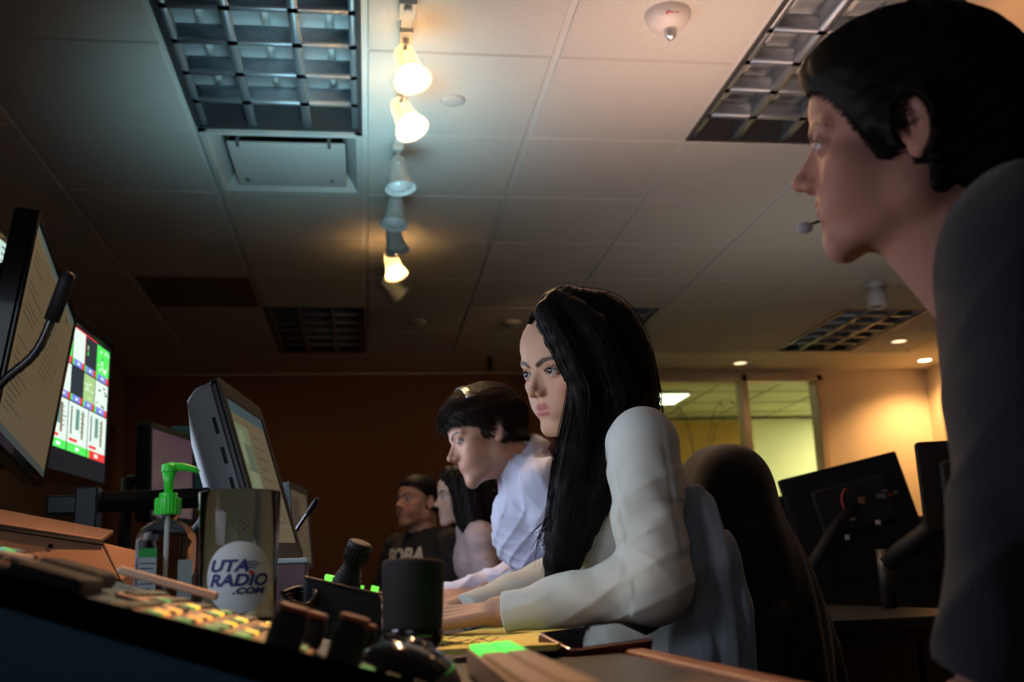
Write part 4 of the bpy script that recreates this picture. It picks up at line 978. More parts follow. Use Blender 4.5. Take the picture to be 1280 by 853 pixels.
def sweater(P):
    P = P.astype(np.float64)
    d = d_cap(P, ch6+A3(0,-.08,0), ch6+A3(0,.12,0), .125, .125); d = smin(d, d_cap(P, hp6+A3(0,-.05,0), hp6+A3(0,.05,0), .14, .14), .08); d = smin(d, d_cap(P, ch6, hp6, .135, .145), .03)
    d = smin(d, d_cap(P, P6.W((0,-7.2,-3.5)), nb6+A3(.02,0,-.02), .062, .085), .03); d = smin(d, d_cap(P, nb6+A3(.05,.0,.0), sN6, .075, .066), .04); d = smin(d, d_cap(P, nb6+A3(.05,0,0), sF6, .07, .066), .04)
    a = smin(d_cap(P, sN6, eN6, .070, .058), d_cap(P, eN6, wN6, .058, .040), .02)
    a = a-.004*crease(P, A3(60,30,22), 1., 2*np.sin(P[:, 2]*9))-.003*crease(P, A3(-40,50,70), 1., 2*np.sin(P[:, 0]*12)); a = a+.0020*np.sin(P[:, 2]*42+P[:, 0]*60+1.5*np.sin(P[:, 2]*25))+.003*np.sin(P[:, 0]*110+2*np.sin(P[:, 2]*14))
    d = smin(d, a, .02); d = smin(d, smin(d_cap(P, sF6, eF6, .066, .055), d_cap(P, eF6, wF6, .055, .038), .02), .02)
    n_ = unit(wN6-eN6); near = np.linalg.norm(P-wN6, axis=1)-.12; d = np.where(near < 0, smax(d, (P-wN6)@n_, .004), d)
    n_ = unit(wF6-eF6); near = np.linalg.norm(P-wF6, axis=1)-.12; d = np.where(near < 0, smax(d, (P-wF6)@n_, .004), d)
    return smax(d, -d_cap(P, P6.W((0,-2,5)), P6.W((0,-7.0,-4.5)), .050, .054), .006).astype(np.float32)
sdf_part('sweater', sweater, (.38,.50,.56), (1.25,1.40,1.34), .0045, m_sweater, P6.root)
lower_body(P6, hp6-A3(0,0,.03), [A3(.98,.78,.48), A3(1.0,1.0,.48)], [A3(1.02,.76,.11), A3(1.05,1.02,.11)])
def side6(z): return np.where(z < 8.6, -1.2, np.interp(z, [8.6, 10.2, 14.3, 17.0], [1.8, 2.7, 5.3, 7.6]))
def hair6(P):
    L = P6.loc(P); hl = 17.4-.05*L[:, 0]**2; e = np.minimum(L[:, 1]-side6(L[:, 2]), hl-L[:, 2])
    out = np.full(len(L), 2., np.float64); m_ = np.linalg.norm(L-np.array([0,-2,13.], L.dtype), axis=1) < 19
    if m_.any():
        Lm = L[m_]; X = np.abs(Lm[:, 0]); t = (.8+1.1*np.clip((Lm[:, 2]-14)/6, 0, 1))*np.clip(.25-e[m_]/2.6, 0, 1)
        c = head_sdf(Lm, .35)-t; c = smin(c, d_ell(Lm, (0,-7.2,11.0), (6.2,5.2,6.5)), 1.5); c = smin(c, d_cap(Lm, (0,-4.5,10), (0,-5.5,5.5), 5.6, 5.2), 1.)
        c = c+.09*np.sin(X*3+Lm[:, 1]*1.2+Lm[:, 2]*2.2+np.sin(Lm[:, 1]*2)); c = smax(c, e[m_], .35); c = smax(c, 4.5-Lm[:, 2], 1.); c = smax(c, np.minimum(9.2-Lm[:, 2], Lm[:, 1]+1.8), .8)
        c = smax(c, -d_ell(np.stack([X, Lm[:, 1], Lm[:, 2]], 1), (7.7,-1.1,11.0), (2.0,1.75,2.9)), .3); out[m_] = c
    return (out*.0095).astype(np.float32)
pts = P6.W(np.array([(x, y, z) for x in (-10,10) for y in (-13.5,11) for z in (3,26.5)]))
V, Q = isosurface(hair6, pts.min(0), pts.max(0), .0028)
def reg6(L):
    X = np.abs(L[:, 0]); sd = side6(L[:, 2])+.3; return ((L[:, 1] < sd) | (L[:, 2] > 17.2-.06*X**2)) & (L[:, 2] > 10.5)
r = np.random.default_rng(3); LV = P6.loc(V.astype(np.float32)).astype(float); L = LV[r.integers(0, len(LV), 14000)]; L = L[reg6(L)][:7000]
nrm = (L-np.array([0,-1.3,14.]))/np.array([7.5,9.5,8.5])**2; nrm /= np.linalg.norm(nrm, axis=1, keepdims=True)
f = np.stack([L[:, 0]*.02, -np.ones(len(L)), .30-.05*(L[:, 2]-12)], 1)+r.normal(size=L.shape)*.07; f -= (f*nrm).sum(1, keepdims=True)*nrm; f /= np.linalg.norm(f, axis=1, keepdims=True)
l = 2.6*r.uniform(.5, 1.2, size=(len(L), 1)); S6 = P6.W(np.stack([L-nrm*.12+f*l*t+nrm*(.10*l*t*(1-t)-.035*(l*t)**2) for t in np.linspace(0, 1, 6)], 1).reshape(-1, 3)).reshape(len(L), 6, 3)
r = np.random.default_rng(11)
fl = P6.W(np.array([[(x:=r.uniform(-6,3)), 6.9+r.uniform(-.6,.9)-.04*x*x, 18+r.uniform(-.8,2)] for _ in range(160)]))
fz = np.stack([fl, fl+P6.M[:, 1]*.006+P6.M[:, 2]*.006+r.normal(size=(160,3))*.002, fl+P6.M[:, 2]*.014-P6.M[:, 1]*.002+r.normal(size=(160,3))*.004, fl+P6.M[:, 2]*.02-P6.M[:, 1]*.012+r.normal(size=(160,3))*.006], 1)
H6 = hairline_strands(P6, lambda L: np.minimum(L[:, 1]-side6(L[:, 2]), 17.4-.05*L[:, 0]**2-L[:, 2]), lambda L: np.stack([L[:, 0]*.02, -np.ones(len(L)), .25+0*L[:, 2]], 1), 5000, 1.7, 7.5, 8, .12, (-.4,.75))
joined('hair', [(V, Q), strand_geo(S6, .0005), strand_geo(fz, .0004), strand_geo(H6, .00028)], m_hair, P6.root)
t6 = thing('headset', P6.W((-6, 8, 4)), 'headset of the foreground person with a pale foam microphone at the lips', 'headset')
mp = at(1006, 285, P6.s*0+ float(np.dot(P6.W((-1.5,10.6,5.6))-A3(0,0,CZ), CF)))
mm = MB(); mm.sphere(mp, (.0085,.0062,.006), 10, R=P6.M[:, [1, 0, 2]]); mm.build('foam_microphone', mat('mic_foam_pale', (.45,.45,.47), .9, bump=.5, bscale=900), t6)
bm_ = MB(); bm_.tube(curve([mp+P6.M[:, 0]*.004, P6.W((4.5,10.4,5.2)), P6.W((7.6,6.5,6.8)), P6.W((8.8,1.0,10.5))], 18), .0014, 8); bm_.build('microphone_boom', mat('headset_black', (.02,.02,.02), .5), t6)
hb = MB(); hb.cyl(P6.W((7.4,-.6,11)), P6.W((9.8,-.6,11)), .033, .028); hb.build('ear_cup', mat('headset_black', (.02,.02,.02), .5), t6)
# ================================================================== DESK AND WHAT STANDS ON IT
def onz(px_, py_, z):
    d = CR*(px_-640)/FPX-CU*(py_-426.5)/FPX+CF; return d*((z-CZ)/d[2])+np.array([0,0,CZ])
m_desk = mat('desk_laminate_black', (.013,.011,.010), .42, bump=.05, bscale=300)
m_edge = mat('desk_wood_edge', (.30,.11,.045), .45, noise=((.17,.06,.025), 60, .4, .65))
m_blk = mat('black_plastic', (.010,.010,.012), .6, spec=.3)
m_blk2 = mat('black_gloss_plastic', (.008,.008,.010), .12, coat=.5)
m_navy = mat('console_navy_paint', (.03,.10,.15), .5)
m_bronze = mat('console_tan_panel', (.62,.40,.26), .42, metal=.15)
desk = thing('control_desk', (-.35, 3.2, 0), 'long dark control desk with a reddish wood edge running away from the camera', 'desk')
ZD = .765
MB().box((-.39, 3.2, ZD-.018), (1.32, 6.0, .036)).build('worktop', m_desk, desk, bevel=.003)
MB().box((.287, 3.2, ZD-.022), (.030, 6.0, .050)).build('edge_strip', m_edge, desk, bevel=.006)
MB().box((-.95, 3.2, .38), (.04, 5.9, .70)).build('modesty_panel', m_desk, desk)
for y in (.3, 3.55, 6.1): MB().box((-.40, y, .365), (1.1, .05, .73)).build('end_panel', m_desk, desk, bevel=.003)
sh = thing('monitor_shelf', (-.56, 3.6, ZD), 'raised black shelf along the back of the control desk under the bottle and glass', 'shelf')
MB().box((-.555, 3.60, ZD+.021), (.96, 4.9, .036)).build('shelf_board', m_blk, sh, bevel=.003)
ZS = ZD+.039
# ---- production switcher console
cy0, cy1 = .72, 1.125; SL = .31; xr = .055
cu = unit((1, 0, -SL)); cn = unit((SL, 0, 1)); cR = np.stack([cu, [0, 1, 0], cn], 1)
def sz(x): return .777+SL*(.005-x)
def onp(px_, py_, h=0.):
    d = CR*(px_-640)/FPX-CU*(py_-426.5)/FPX+CF; p0 = A3(.005, 0, .777)+cn*h; t = np.dot(p0-A3(0,0,CZ), cn)/np.dot(d, cn); return d*t+A3(0,0,CZ)
con = thing('production_switcher', (-.35, .92, ZD), 'large sloping navy video switcher console with lit buttons and fader bars in the left foreground', 'control console')
b = MB(); xl = -.78
prof = [(xl, ZD+.003), (xr, ZD+.003), (xr, sz(xr)-.010), (xr-.012, sz(xr-.012)), (xl, sz(xl))]
b.prism(prof, cy1-cy0, (0, (cy0+cy1)/2, 0)); b.build('body', m_navy, con, bevel=.004)
def cbox(name, x0, x1, y0, y1, h0, h1, m, parent=con, bevel=.002, n=None):
    xm, ym = (x0+x1)/2, (y0+y1)/2; c = A3(xm, ym, sz(xm))+cn*(h0+h1)/2
    o = (n or MB()); o.box(c, ((x1-x0)*math.hypot(1, SL), y1-y0, h1-h0), cR)
    return o.build(name, m, parent, bevel=bevel) if n is None else o
m_btn = mat('button_grey_green', (.16,.20,.14), .4)
m_on = mat('button_lit_orange', (1,.45,.1), .4, emit=(1,.42,.07), es=1.3)
m_ony = mat('button_lit_yellow', (1,.8,.1), .4, emit=(1,.62,.05), es=1.3)
m_ong = mat('button_lit_green', (.1,.6,.15), .4, emit=(.25,.55,.16), es=.45)
m_ont = mat('button_lit_teal', (.1,.5,.5), .4, emit=(.06,.42,.40), es=.5)
panels = []
def button_panel(x0, x1, y0, y1, nx, ny, lit, seed):
    pnl = cbox('button_panel', x0, x1, y0, y1, 0, .004, m_bronze)
    r = random.Random(seed)
    for i in range(nx):
        for j in range(ny):
            bx, by = x0+(x1-x0)*(i+.5)/nx, y0+(y1-y0)*(j+.5)/ny
            k = lit.get((i, j)); m = {None: m_btn, 'o': m_on, 'y': m_ony, 'g': m_ong, 't': m_ont}[k]
            cbox('button', bx-.0052, bx+.0052, by-.0070, by+.0070, .004, .0065, m, pnl, .0015)
pX = lambda a, b_, h=0: onp(a, b_, h)[0]
button_panel(-.178, -.042, .728, .880, 7, 6, {(1,2):'o',(2,3):'o',(4,4):'y',(5,4):'y',(1,1):'g',(2,1):'g',(3,1):'g',(4,2):'g',(2,5):'o',(3,3):'g',(4,1):'g',(1,4):'o',(5,2):'g',(6,3):'g',(5,5):'y',(3,5):'y'}, 1)
button_panel(-.205, -.060, .895, 1.050, 7, 6, {(1,1):'g',(2,2):'y',(3,2):'y',(4,2):'y',(5,2):'o',(2,1):'g',(3,1):'g',(4,1):'g',(3,4):'g',(5,4):'y',(6,4):'y'}, 2)
button_panel(-.030, .046, .728, .880, 4, 6, {(1,1):'g',(2,0):'g',(3,1):'o',(1,2):'g',(2,3):'g',(0,2):'g',(1,4):'g',(2,5):'g'}, 3)
button_panel(-.030, .046, .895, 1.000, 4, 4, {(1,1):'o',(2,1):'o',(1,2):'g',(2,2):'g',(3,2):'o'}, 4)
button_panel(-.56, -.33, 1.01, 1.10, 10, 3, {(2,0):'t',(3,0):'t',(5,1):'y',(6,1):'y',(7,0):'t',(8,1):'t',(8,0):'g',(9,1):'g',(4,0):'g',(6,0):'g',(1,1):'y',(9,0):'t'}, 5)
def fader_bar(xa, xb, y, w, label=None):
    f = cbox('fader_bar', xa, xb-.03, y-w/2, y+w/2, .002, .009, m_blk)
    cbox('bar_strip', xa, xb-.034, y-w*.46, y-w*.12, .009, .012, m_bronze, f, .001)
    cbox('bar_handle', xb-.045, xb+.004, y-w*.72, y+w*.72, .003, .017, m_blk, f, .005)
    s_ = MB(); c = A3(xb-.052, y-w*.3, sz(xb-.052))+cn*.0135; s_.sphere(c, .0032, 8); s_.build('screw', mat('brass_screw', (.6,.35,.2), .25, metal=.9), f)
fader_bar(-.50, -.195, .762, .044); fader_bar(-.46, -.215, .890, .042)
rl = cbox('guide_rail', -.245, -.150, 1.06, 1.072, .010, .018, m_bronze)
m_redcap = mat('red_brown_cap', (.22,.05,.03), .45)
def t_handle(x, y, tall=.020):
    f = cbox('fader_handle', x-.012, x+.012, y-.014, y+.020, .0, tall, m_blk, con, .006)
    cbox('handle_cap', x-.011, x+.011, y-.012, y+.017, tall, tall+.005, m_redcap, f, .003)
for q in ((-.062, .775, .030), (-.052, .885, .026), (-.012+.0, .90, .028), (-.020, .785, .034)): t_handle(*q)
# jog dome and black wrist pod at the console's right end
jd = MB(); c = A3(.030, .84, sz(.03)); jd.lathe([(0,.030),(.016,.029),(.030,.024),(.040,.014),(.045,.0)], c, cR, n=40)
jd.lathe([(.0,.034),(.010,.033),(.014,.029)], c, cR, n=24); jd.build('jog_dial', m_blk2, con)
# ---- black insulated can holder standing on the right end
mug = thing('can_holder', (-.012, .985, .80), 'black rounded foam can holder standing on the right end of the console', 'can holder')
mc = at(516, 752, .99)
mb_ = MB(); Rm = Ry(.03)@Rx(-.06)
mb_.lathe([(0,-.043),(.024,-.043),(.0275,-.038),(.029,-.02),(.0300,.02),(.0303,.034),(.0290,.0385),(.0265,.039),(.0255,.036),(.0250,-.03),(0,-.032)], mc, Rm, n=48)
mb_.build('sleeve', mat('black_foam', (.014,.013,.016), .75, bump=.25, bscale=900), mug)
rg = MB(); rg.lathe([(.0300,-.036),(.0306,-.034),(.0306,-.029),(.0300,-.027)], mc, Rm, n=48); rg.build('base_seam', m_blk2, mug)
ft = MB(); ft.cyl(mc-A3(0,0,.043), A3(mc[0], mc[1], sz(mc[0])+.001), .022, .024, n=32); ft.build('foot', m_blk, mug)
# ---- glass with the round sticker
gc = A3(-.1415, 1.190, ZS)
gl = thing('pint_glass', gc, 'tall clear drinking glass bearing the round UTA Radio sticker', 'glass')
GH, GR0, GR1 = .952-ZS, .0405, .0445
prof = [(0,.0),(GR0-.003,.0),(GR0,.003),(GR1,GH-.001),(GR1-.0012,GH),(GR1-.0024,GH-.001),(GR0-.0022,.012),(GR0-.006,.009),(0,.009)]
MB().lathe(prof, gc, n=96).build('bowl', mat('clear_glass', (.90,.95,.80), .015, trans=1, ior=1.22), gl)
a_c = math.atan2(-gc[1], -gc[0])      # towards the camera
def on_glass(u, z, off=.0004):
    r_ = GR0+(GR1-GR0)*z/GH+off; a = a_c+.03+u/r_; return (gc[0]+r_*math.cos(a), gc[1]+r_*math.sin(a), gc[2]+z)
m_stk = mat('sticker_white', (.66,.72,.70), .5)
V = []; F = []; nr, na = 10, 64; cz_ = GH-.094; RS = .0375
for i in range(nr+1):
    for k in range(na): a = 2*PI*k/na; V.append(on_glass(RS*i/nr*math.cos(a), cz_+RS*i/nr*math.sin(a)))
for i in range(nr):
    for k in range(na): F.append((i*na+k, (i+1)*na+k, (i+1)*na+(k+1) % na, i*na+(k+1) % na))
stk = MB().add(V, F, 0, True).build('sticker', m_stk, gl)
def glass_text(txt, size, u, z, m, name, sx=1., shear=.25, bold=.0006):
    V, F = text_mesh(txt, size, .0002, shear, bold); A = np.array(V); MB().add([on_glass(u+p[0]*sx, z+p[1], .0008+p[2]) for p in A], F).build(name, m, stk)
m_ink = mat('navy_ink', (.02,.03,.16), .5); m_ired = mat('red_ink', (.55,.03,.05), .5)
glass_text('UTA', .0172, -.0125, cz_+.0115, m_ink, 'lettering', 1.25); glass_text('RADIO', .0172, -.001, cz_-.0035, m_ink, 'lettering', 1.22); glass_text('.COM', .0085, .010, cz_-.0145, m_ink, 'lettering', 1.6, bold=.0005)
for r_ in (.0045, .0075, .0105):
    V = []; 
    for i in range(13):
        a = .25*PI+.5*PI*i/12
        for q in (r_, r_+.0014): V.append(on_glass(.0125+q*math.cos(a)*1.1, cz_+.0050+q*math.sin(a), .0008))
    MB().add(V, [(2*i, 2*i+1, 2*i+3, 2*i+2) for i in range(12)]).build('wave_mark', m_ink, stk)
V = [on_glass(.0125+.0026*math.cos(a), cz_+.0045+.0026*math.sin(a), .0014) for a in np.linspace(0, 2*PI, 20, endpoint=False)]; MB().add(V, [tuple(range(20))]).build('red_dot', m_ired, stk)
pm = MB(); m_pr = mat('grey_print', (.05,.05,.045), .5)
for i in range(-2, 3):
    for j in range(-2, 3):
        if abs(i)+abs(j) > 3 or (i+j) % 2: continue
        u, z = i*.0034, GH-.0405+j*.0030; V = [on_glass(u+dx*.0016, z+dz*.0014) for dx, dz in ((-1,0),(0,-1),(1,0),(0,1))]; pm.add(V, [(0,1,2,3)])
pm.build('printed_emblem', m_pr, gl)
# ---- sanitizer bottle
bc = A3(-.238, 1.290, ZS)
bt = thing('sanitizer_bottle', bc, 'clear hand sanitizer bottle with a bright green pump, left of the drinking glass', 'bottle')
ob = math.atan2(-bc[1], -bc[0])+PI/2; cb_, sb_ = math.cos(ob), math.sin(ob)
def sect(rx, ry, z, n=48):
    out = []
    for k in range(n):
        a = 2*PI*k/n; c_, s_ = math.cos(a), math.sin(a); e = .62
        x, y = rx*math.copysign(abs(c_)**e, c_), ry*math.copysign(abs(s_)**e, s_); out.append((bc[0]+x*cb_-y*sb_, bc[1]+x*sb_+y*cb_, bc[2]+z))
    return out
def loft(secs, cap0=True, cap1=False):
    m = MB(); n = len(secs[0]); V = [p for s_ in secs for p in s_]; F = [(i*n+k, i*n+(k+1) % n, (i+1)*n+(k+1) % n, (i+1)*n+k) for i in range(len(secs)-1) for k in range(n)]
    m.add(V, F, 0, True)
    if cap0: m.add(secs[0], [tuple(range(n-1, -1, -1))])
    if cap1: m.add(secs[-1], [tuple(range(n))])
    return m
levels = [(.030,.018,.0),(.034,.021,.004),(.0345,.0215,.02),(.0345,.0215,.100),(.0335,.021,.108),(.029,.019,.116),(.020,.015,.122),(.013,.0125,.126),(.0125,.0125,.134)]
m_bot = mat('clear_bottle_plastic', (.86,.92,.90), .04, trans=1, ior=1.30)
loft([sect(*l) for l in levels], True, True).build('bottle_body', m_bot, bt)
m_grn = mat('green_pump_plastic', (.05,.80,.06), .35, sss=.0, emit=(.0,.0,.0), es=0)
gp = MB(); gp.cyl(bc+A3(0,0,.132), bc+A3(0,0,.152), .0148, n=40)
for k in range(24):
    a = 2*PI*k/24; gp.box(bc+A3(.0149*math.cos(a), .0149*math.sin(a), .142), (.0012, .0014, .018), Rz(a))
gp.cyl(bc+A3(0,0,.152), bc+A3(0,0,.158), .0105, n=32); gp.build('pump_collar', m_grn, bt, bevel=.0006)
gp = MB(); gp.tube([bc+A3(0,0,.158), bc+A3(0,0,.170), bc+A3(0,0,.184)], [.0048,.0056,.0085], 24)
u_ = A3(cb_, sb_, 0)
gp.tube([bc-u_*.009+A3(0,0,.189), bc+A3(0,0,.1895), bc+u_*.018+A3(0,0,.1895), bc+u_*.030+A3(0,0,.1865), bc+u_*.034+A3(0,0,.183)], [.003,.0060,.0046,.0036,.0028], 16)
gp.lathe([(0,.1935),(.007,.193),(.009,.190),(.0095,.184)], bc, n=24); gp.build('pump_head', m_grn, bt)
MB().cyl(bc+A3(0,0,.02), bc+A3(0,0,.134), .0028, n=12).build('dip_tube', mat('milky_tube', (.7,.72,.7), .3), bt)
def bottle_label(u0, u1, z0, z1, m, name, off=-.0222):
    c_ = lambda u, z: (bc[0]+u*cb_-off*sb_*-1*0+u*0+(-off*-1)*0+0, 0, 0)
    P_ = [(u0,z0),(u1,z0),(u1,z1),(u0,z1)]
    nrm = A3(math.cos(ob-PI/2), math.sin(ob-PI/2), 0)
    return MB().add([bc+u_*u+nrm*.0220+A3(0,0,z) for u, z in P_]+[bc+u_*u+nrm*.0224+A3(0,0,z) for u, z in P_], [(3,2,1,0),(4,5,6,7),(0,1,5,4),(1,2,6,5),(2,3,7,6),(3,0,4,7)]).build(name, m, bt)
lb = bottle_label(-.030, -.010, .006, .092, mat('label_pale', (.34,.40,.40), .5), 'back_label')
l2 = MB()
nrm = A3(math.cos(ob-PI/2), math.sin(ob-PI/2), 0)
for i in range(12):
    z = .074-i*.0058; l2.add([bc+u_*u+nrm*.0228+A3(0,0,zz) for u, zz in ((-.0285,z),(-.0115-.002*(i % 3),z),(-.0115-.002*(i % 3),z+.0016),(-.0285,z+.0016))], [(0,1,2,3)])
l2.build('label_print', mat('label_ink', (.06,.10,.10), .6), lb)
MB().add([bc+u_*u+nrm*.0228+A3(0,0,z) for u, z in ((-.030,.082),(-.010,.082),(-.010,.092),(-.030,.092))], [(0,1,2,3)]).build('label_band', mat('label_green', (.02,.30,.06), .5), lb)
bottle_label(.014, .030, .004, .078, mat('label_pale2', (.26,.32,.30), .5), 'front_label')
# ---- rack panel to the left
m_rack = mat('rack_tan_metal', (.42,.21,.115), .42, metal=.35, bump=.05, bscale=700)
rk = thing('rack_unit', (-.42, 1.30, ZS), 'tan metal rack unit with screws and red lights behind the console', 'equipment')
def rackplate(a, b_, c_, d_, D0, D1, depth=.12):   # image corners TL TR BR BL of the sloping face
    A_, B_, C_, D_ = at(*a, D0), at(*b_, D1), at(*c_, D1-.03), at(*d_, D0-.03); return A_, B_, C_, D_
A_, B_, C_, D_ = rackplate((-40,652),(126,678),(150,725),(-40,705), 1.33, 1.42)
n_ = unit(np.cross(B_-A_, D_-A_)); n_ = n_ if np.dot(n_, A_-A3(0,0,CZ)) > 0 else -n_
def slab(P4, n_, th, m, name, parent, bevel=.002):
    V = [p for p in P4]+[p+n_*th for p in P4]; return MB().add(V, [(3,2,1,0),(4,5,6,7),(0,1,5,4),(1,2,6,5),(2,3,7,6),(3,0,4,7)]).build(name, m, parent, bevel=bevel)
slab((A_, B_, C_, D_), n_, .10, m_rack, 'front_panel', rk)
E_ = [A_+(B_-A_)*0+A3(0,.0,.004), B_+A3(0,0,.004), B_+A3(0,.07,.020), A_+A3(0,.07,.024)]
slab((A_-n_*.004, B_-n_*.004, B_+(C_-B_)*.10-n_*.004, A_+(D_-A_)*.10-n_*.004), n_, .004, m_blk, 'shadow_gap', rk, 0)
slab((E_[0], E_[1], E_[2], E_[3]), A3(0,0,-1), .006, m_rack, 'top_cover', rk, .001)
F_, G_, H_, I_ = B_+unit(B_-A_)*.002, at(188,692,1.45), at(194,760,1.42), C_+unit(B_-A_)*.002
slab((F_, G_, H_, I_), n_, .08, m_rack, 'side_panel', rk)
nn = -n_
for u, v in ((.60,.30),(.66,.62),(.955,.30),(.985,.72),(.24,.62),(.93,.33)):
    p = A_+(B_-A_)*u+(D_-A_)*v; s_ = MB(); s_.cyl(p, p+nn*.003, .0034, .0028, n=12); s_.build('screw', mat('dark_screw', (.03,.02,.02), .3, metal=.8), rk)
for k in range(3):
    p = A_+(B_-A_)*(.91+.02*k)+(D_-A_)*.80; MB().box(p+nn*.001, (.0045,.002,.0022)).build('red_indicator', mat('led_red', (1,.05,.02), .4, emit=(1,.04,.02), es=1.6), rk)
# ---- joystick controller
jp = thing('camera_controller', (.0, 1.42, ZD), 'black camera control box with a knurled joystick and green lit buttons', 'controller')
jc = at(432, 765, 1.36); Rj = Rz(-.25)
hx, hy = .050, .055; z0, z1, z2 = ZD+.001, at(380,724,1.34)[2], at(470,745,1.34)[2]
x0, x1 = at(384,750,1.33)[0], at(476,750,1.33)[0]; ym = 1.38
P_ = [(x0-.006, z0), (x1, z0), (x1, z2), (x0, z1)]
bj = MB(); bj.prism(P_, .11, (0, ym, 0)); bj.build('housing', mat('controller_dark', (.012,.016,.020), .55), jp, bevel=.004)
sj = unit((x1-x0, 0, z2-z1)); nj = unit(np.cross(sj, (0,1,0))); nj = nj if nj[2] > 0 else -nj; RJ = np.stack([sj, [0,1,0], nj], 1)
MB().box(A3((x0+x1)/2, ym, (z1+z2)/2)+nj*.0015, (x1-x0+.006, .114, .003), RJ).build('top_plate', mat('controller_top', (.20,.13,.09), .45), jp, bevel=.001)
top = lambda u, v, h: A3(x0, ym, z1)+sj*u*(np.linalg.norm([x1-x0, z2-z1]))+A3(0, v, 0)+nj*h
m_gl = mat('button_glow_green', (.2,1,.1), .4, emit=(.22,1,.10), es=.9)
MB().box(top(.34,.0,.007), (.022,.026,.008), RJ).build('lit_button', m_gl, jp, bevel=.002)
for u, v in ((.74,-.05),(.88,-.052),(.92,-.03)): MB().box(top(u,v,.005), (.004,.005,.004) if u < .8 else (.006,.006,.010), RJ).build('lit_button', m_gl, jp)
js = MB(); b0 = top(.52, -.01, .002); dj = unit(at(458,690,1.33)-at(440,740,1.33)); 
js.tube([b0, b0+dj*.010, b0+dj*.012, b0+dj*.022, b0+dj*.024], [.019,.017,.015,.013,.011], 28)
for k in range(5): js.tube([b0+dj*(.004+.005*k), b0+dj*(.0065+.005*k)], [.0195-.0016*k, .0185-.0016*k], 28)
js.build('joystick_boot', m_blk, jp)
js = MB(); js.tube([b0+dj*q for q in (.022,.030,.031,.050,.052,.058,.060)], [.011,.0115,.0145,.0150,.0165,.0160,.012], 32)
tx = unit(np.cross(dj, (0,1,0))); ty = np.cross(dj, tx)
for k in range(20):
    a = 2*PI*k/20; q = (math.cos(a)*tx+math.sin(a)*ty); js.tube([b0+dj*.033+q*.0148, b0+dj*.050+q*.0152], .0011, 6)
js.build('joystick_knob', m_blk, jp)
# ---- yellow legal pads
m_pad = mat('yellow_legal_paper', (.78,.66,.16), .85); m_pink_l = mat('pencil_strokes', (.22,.15,.05), .9)
def pad(corners, z, th, label, strokes, name='notepad'):
    P_ = [onz(x, y, z) for x, y in corners]; t = thing(name, np.mean(P_, 0)-A3(0,0,th), label, 'notepad', 'yellow legal pads on the desk')
    slab(P_, A3(0,0,-1), th, m_pad, 'sheets', t, 0)
    hd = [P_[0], P_[1], P_[1]*.93+P_[2]*.07, P_[0]*.93+P_[3]*.07]; 
    mk = MB()
    for s_ in strokes: mk.tube([onz(x, y, z+.0004) for x, y in s_], .0006, 5)
    if strokes: mk.build('handwriting', m_pink_l, t)
    return t
pad([(538,799),(655,775),(708,787),(600,806)], ZD+.007, .006, 'upper yellow legal pad under the woman\'s cream sleeve', [[(560,799),(575,795),(592,796)],[(600,800),(612,795)]])
pad([(532,813),(672,789),(775,786),(694,806)], ZD+.0135, .006, 'lower yellow legal pad nearest the camera, left of the phone', [[(545,808),(566,803),(560,806),(588,800)],[(583,806),(600,798),(612,803),(622,797)],[(556,806),(575,806),(600,803)]])
# ---- phone
pc = at(745, 803, 1.12); ph = thing('smartphone', (pc[0], pc[1], ZD), 'dark smartphone in a reddish-brown case lying face up beside the yellow pads', 'phone')
ax = unit(at(803,797,1.15)-at(688,812,1.07)); pr_ = unit(A3(-ax[1], ax[0], .0)+A3(0,0,.30)); pn = np.cross(ax, pr_); Rp = np.stack([ax, pr_, pn], 1)
def rr(w, h, r, n=6):
    return [(sx*(w/2-r)+r*math.cos(a0+PI/2*k/n), sy*(h/2-r)+r*math.sin(a0+PI/2*k/n)) for sx, sy, a0 in ((1,1,0),(-1,1,PI/2),(-1,-1,PI),(1,-1,1.5*PI)) for k in range(n+1)]
Rq = np.stack([ax, -pn, pr_], 1)   # prism local: x=ax, z=pr_, extruded along pn
MB().prism(rr(.122, .062, .009), .014, pc, Rq).build('case', mat('phone_case_maroon', (.10,.022,.016), .3, coat=.4), ph, bevel=.002)
MB().prism(rr(.113, .054, .006), .0012, pc+pn*.0072, Rq).build('screen', mat('phone_screen', (.006,.007,.010), .05, spec=.9, coat=1), ph)
sup = MB(); sup.box((pc[0]+.0, pc[1]+.012, (ZD+pc[2]-.002)/2), (.10, .03, max(.004, pc[2]-.004-ZD)), Rz(math.atan2(ax[1], ax[0]))); sup.build('case_flap', m_blk, ph, bevel=.001)
# ---- lit button strip in the right foreground
ks = thing('button_strip', onz(640,830,ZD), 'pale two-row button strip with a green lit end pointing at the camera', 'control strip')
zk = ZD+.022; q = [onz(583,811,zk), onz(640,805,zk), onz(760,862,zk), onz(655,866,zk)]
slab(q, A3(0,0,-1), .020, mat('strip_body', (.55,.34,.20), .45), 'strip_body', ks, .001)
lerp = lambda u, v: (q[0]*(1-u)+q[1]*u)*(1-v)+(q[3]*(1-u)+q[2]*u)*v
m_key = mat('strip_key', (.72,.56,.36), .4); m_keyg = mat('strip_key_green', (.1,1,.15), .4, emit=(.06,1,.10), es=1.0)
N = 26
for rrw in (0, 1):
    for i in range(N):
        v0_, v1_ = i/N+.004, (i+1)/N-.008; u0_, u1_ = (.07,.47) if rrw == 0 else (.53,.93)
        slab([lerp(u0_, v0_)+A3(0,0,.003), lerp(u1_, v0_)+A3(0,0,.003), lerp(u1_, v1_)+A3(0,0,.003), lerp(u0_, v1_)+A3(0,0,.003)], A3(0,0,-1), .003, m_keyg if i < 8 else m_key, 'key', ks, 0)
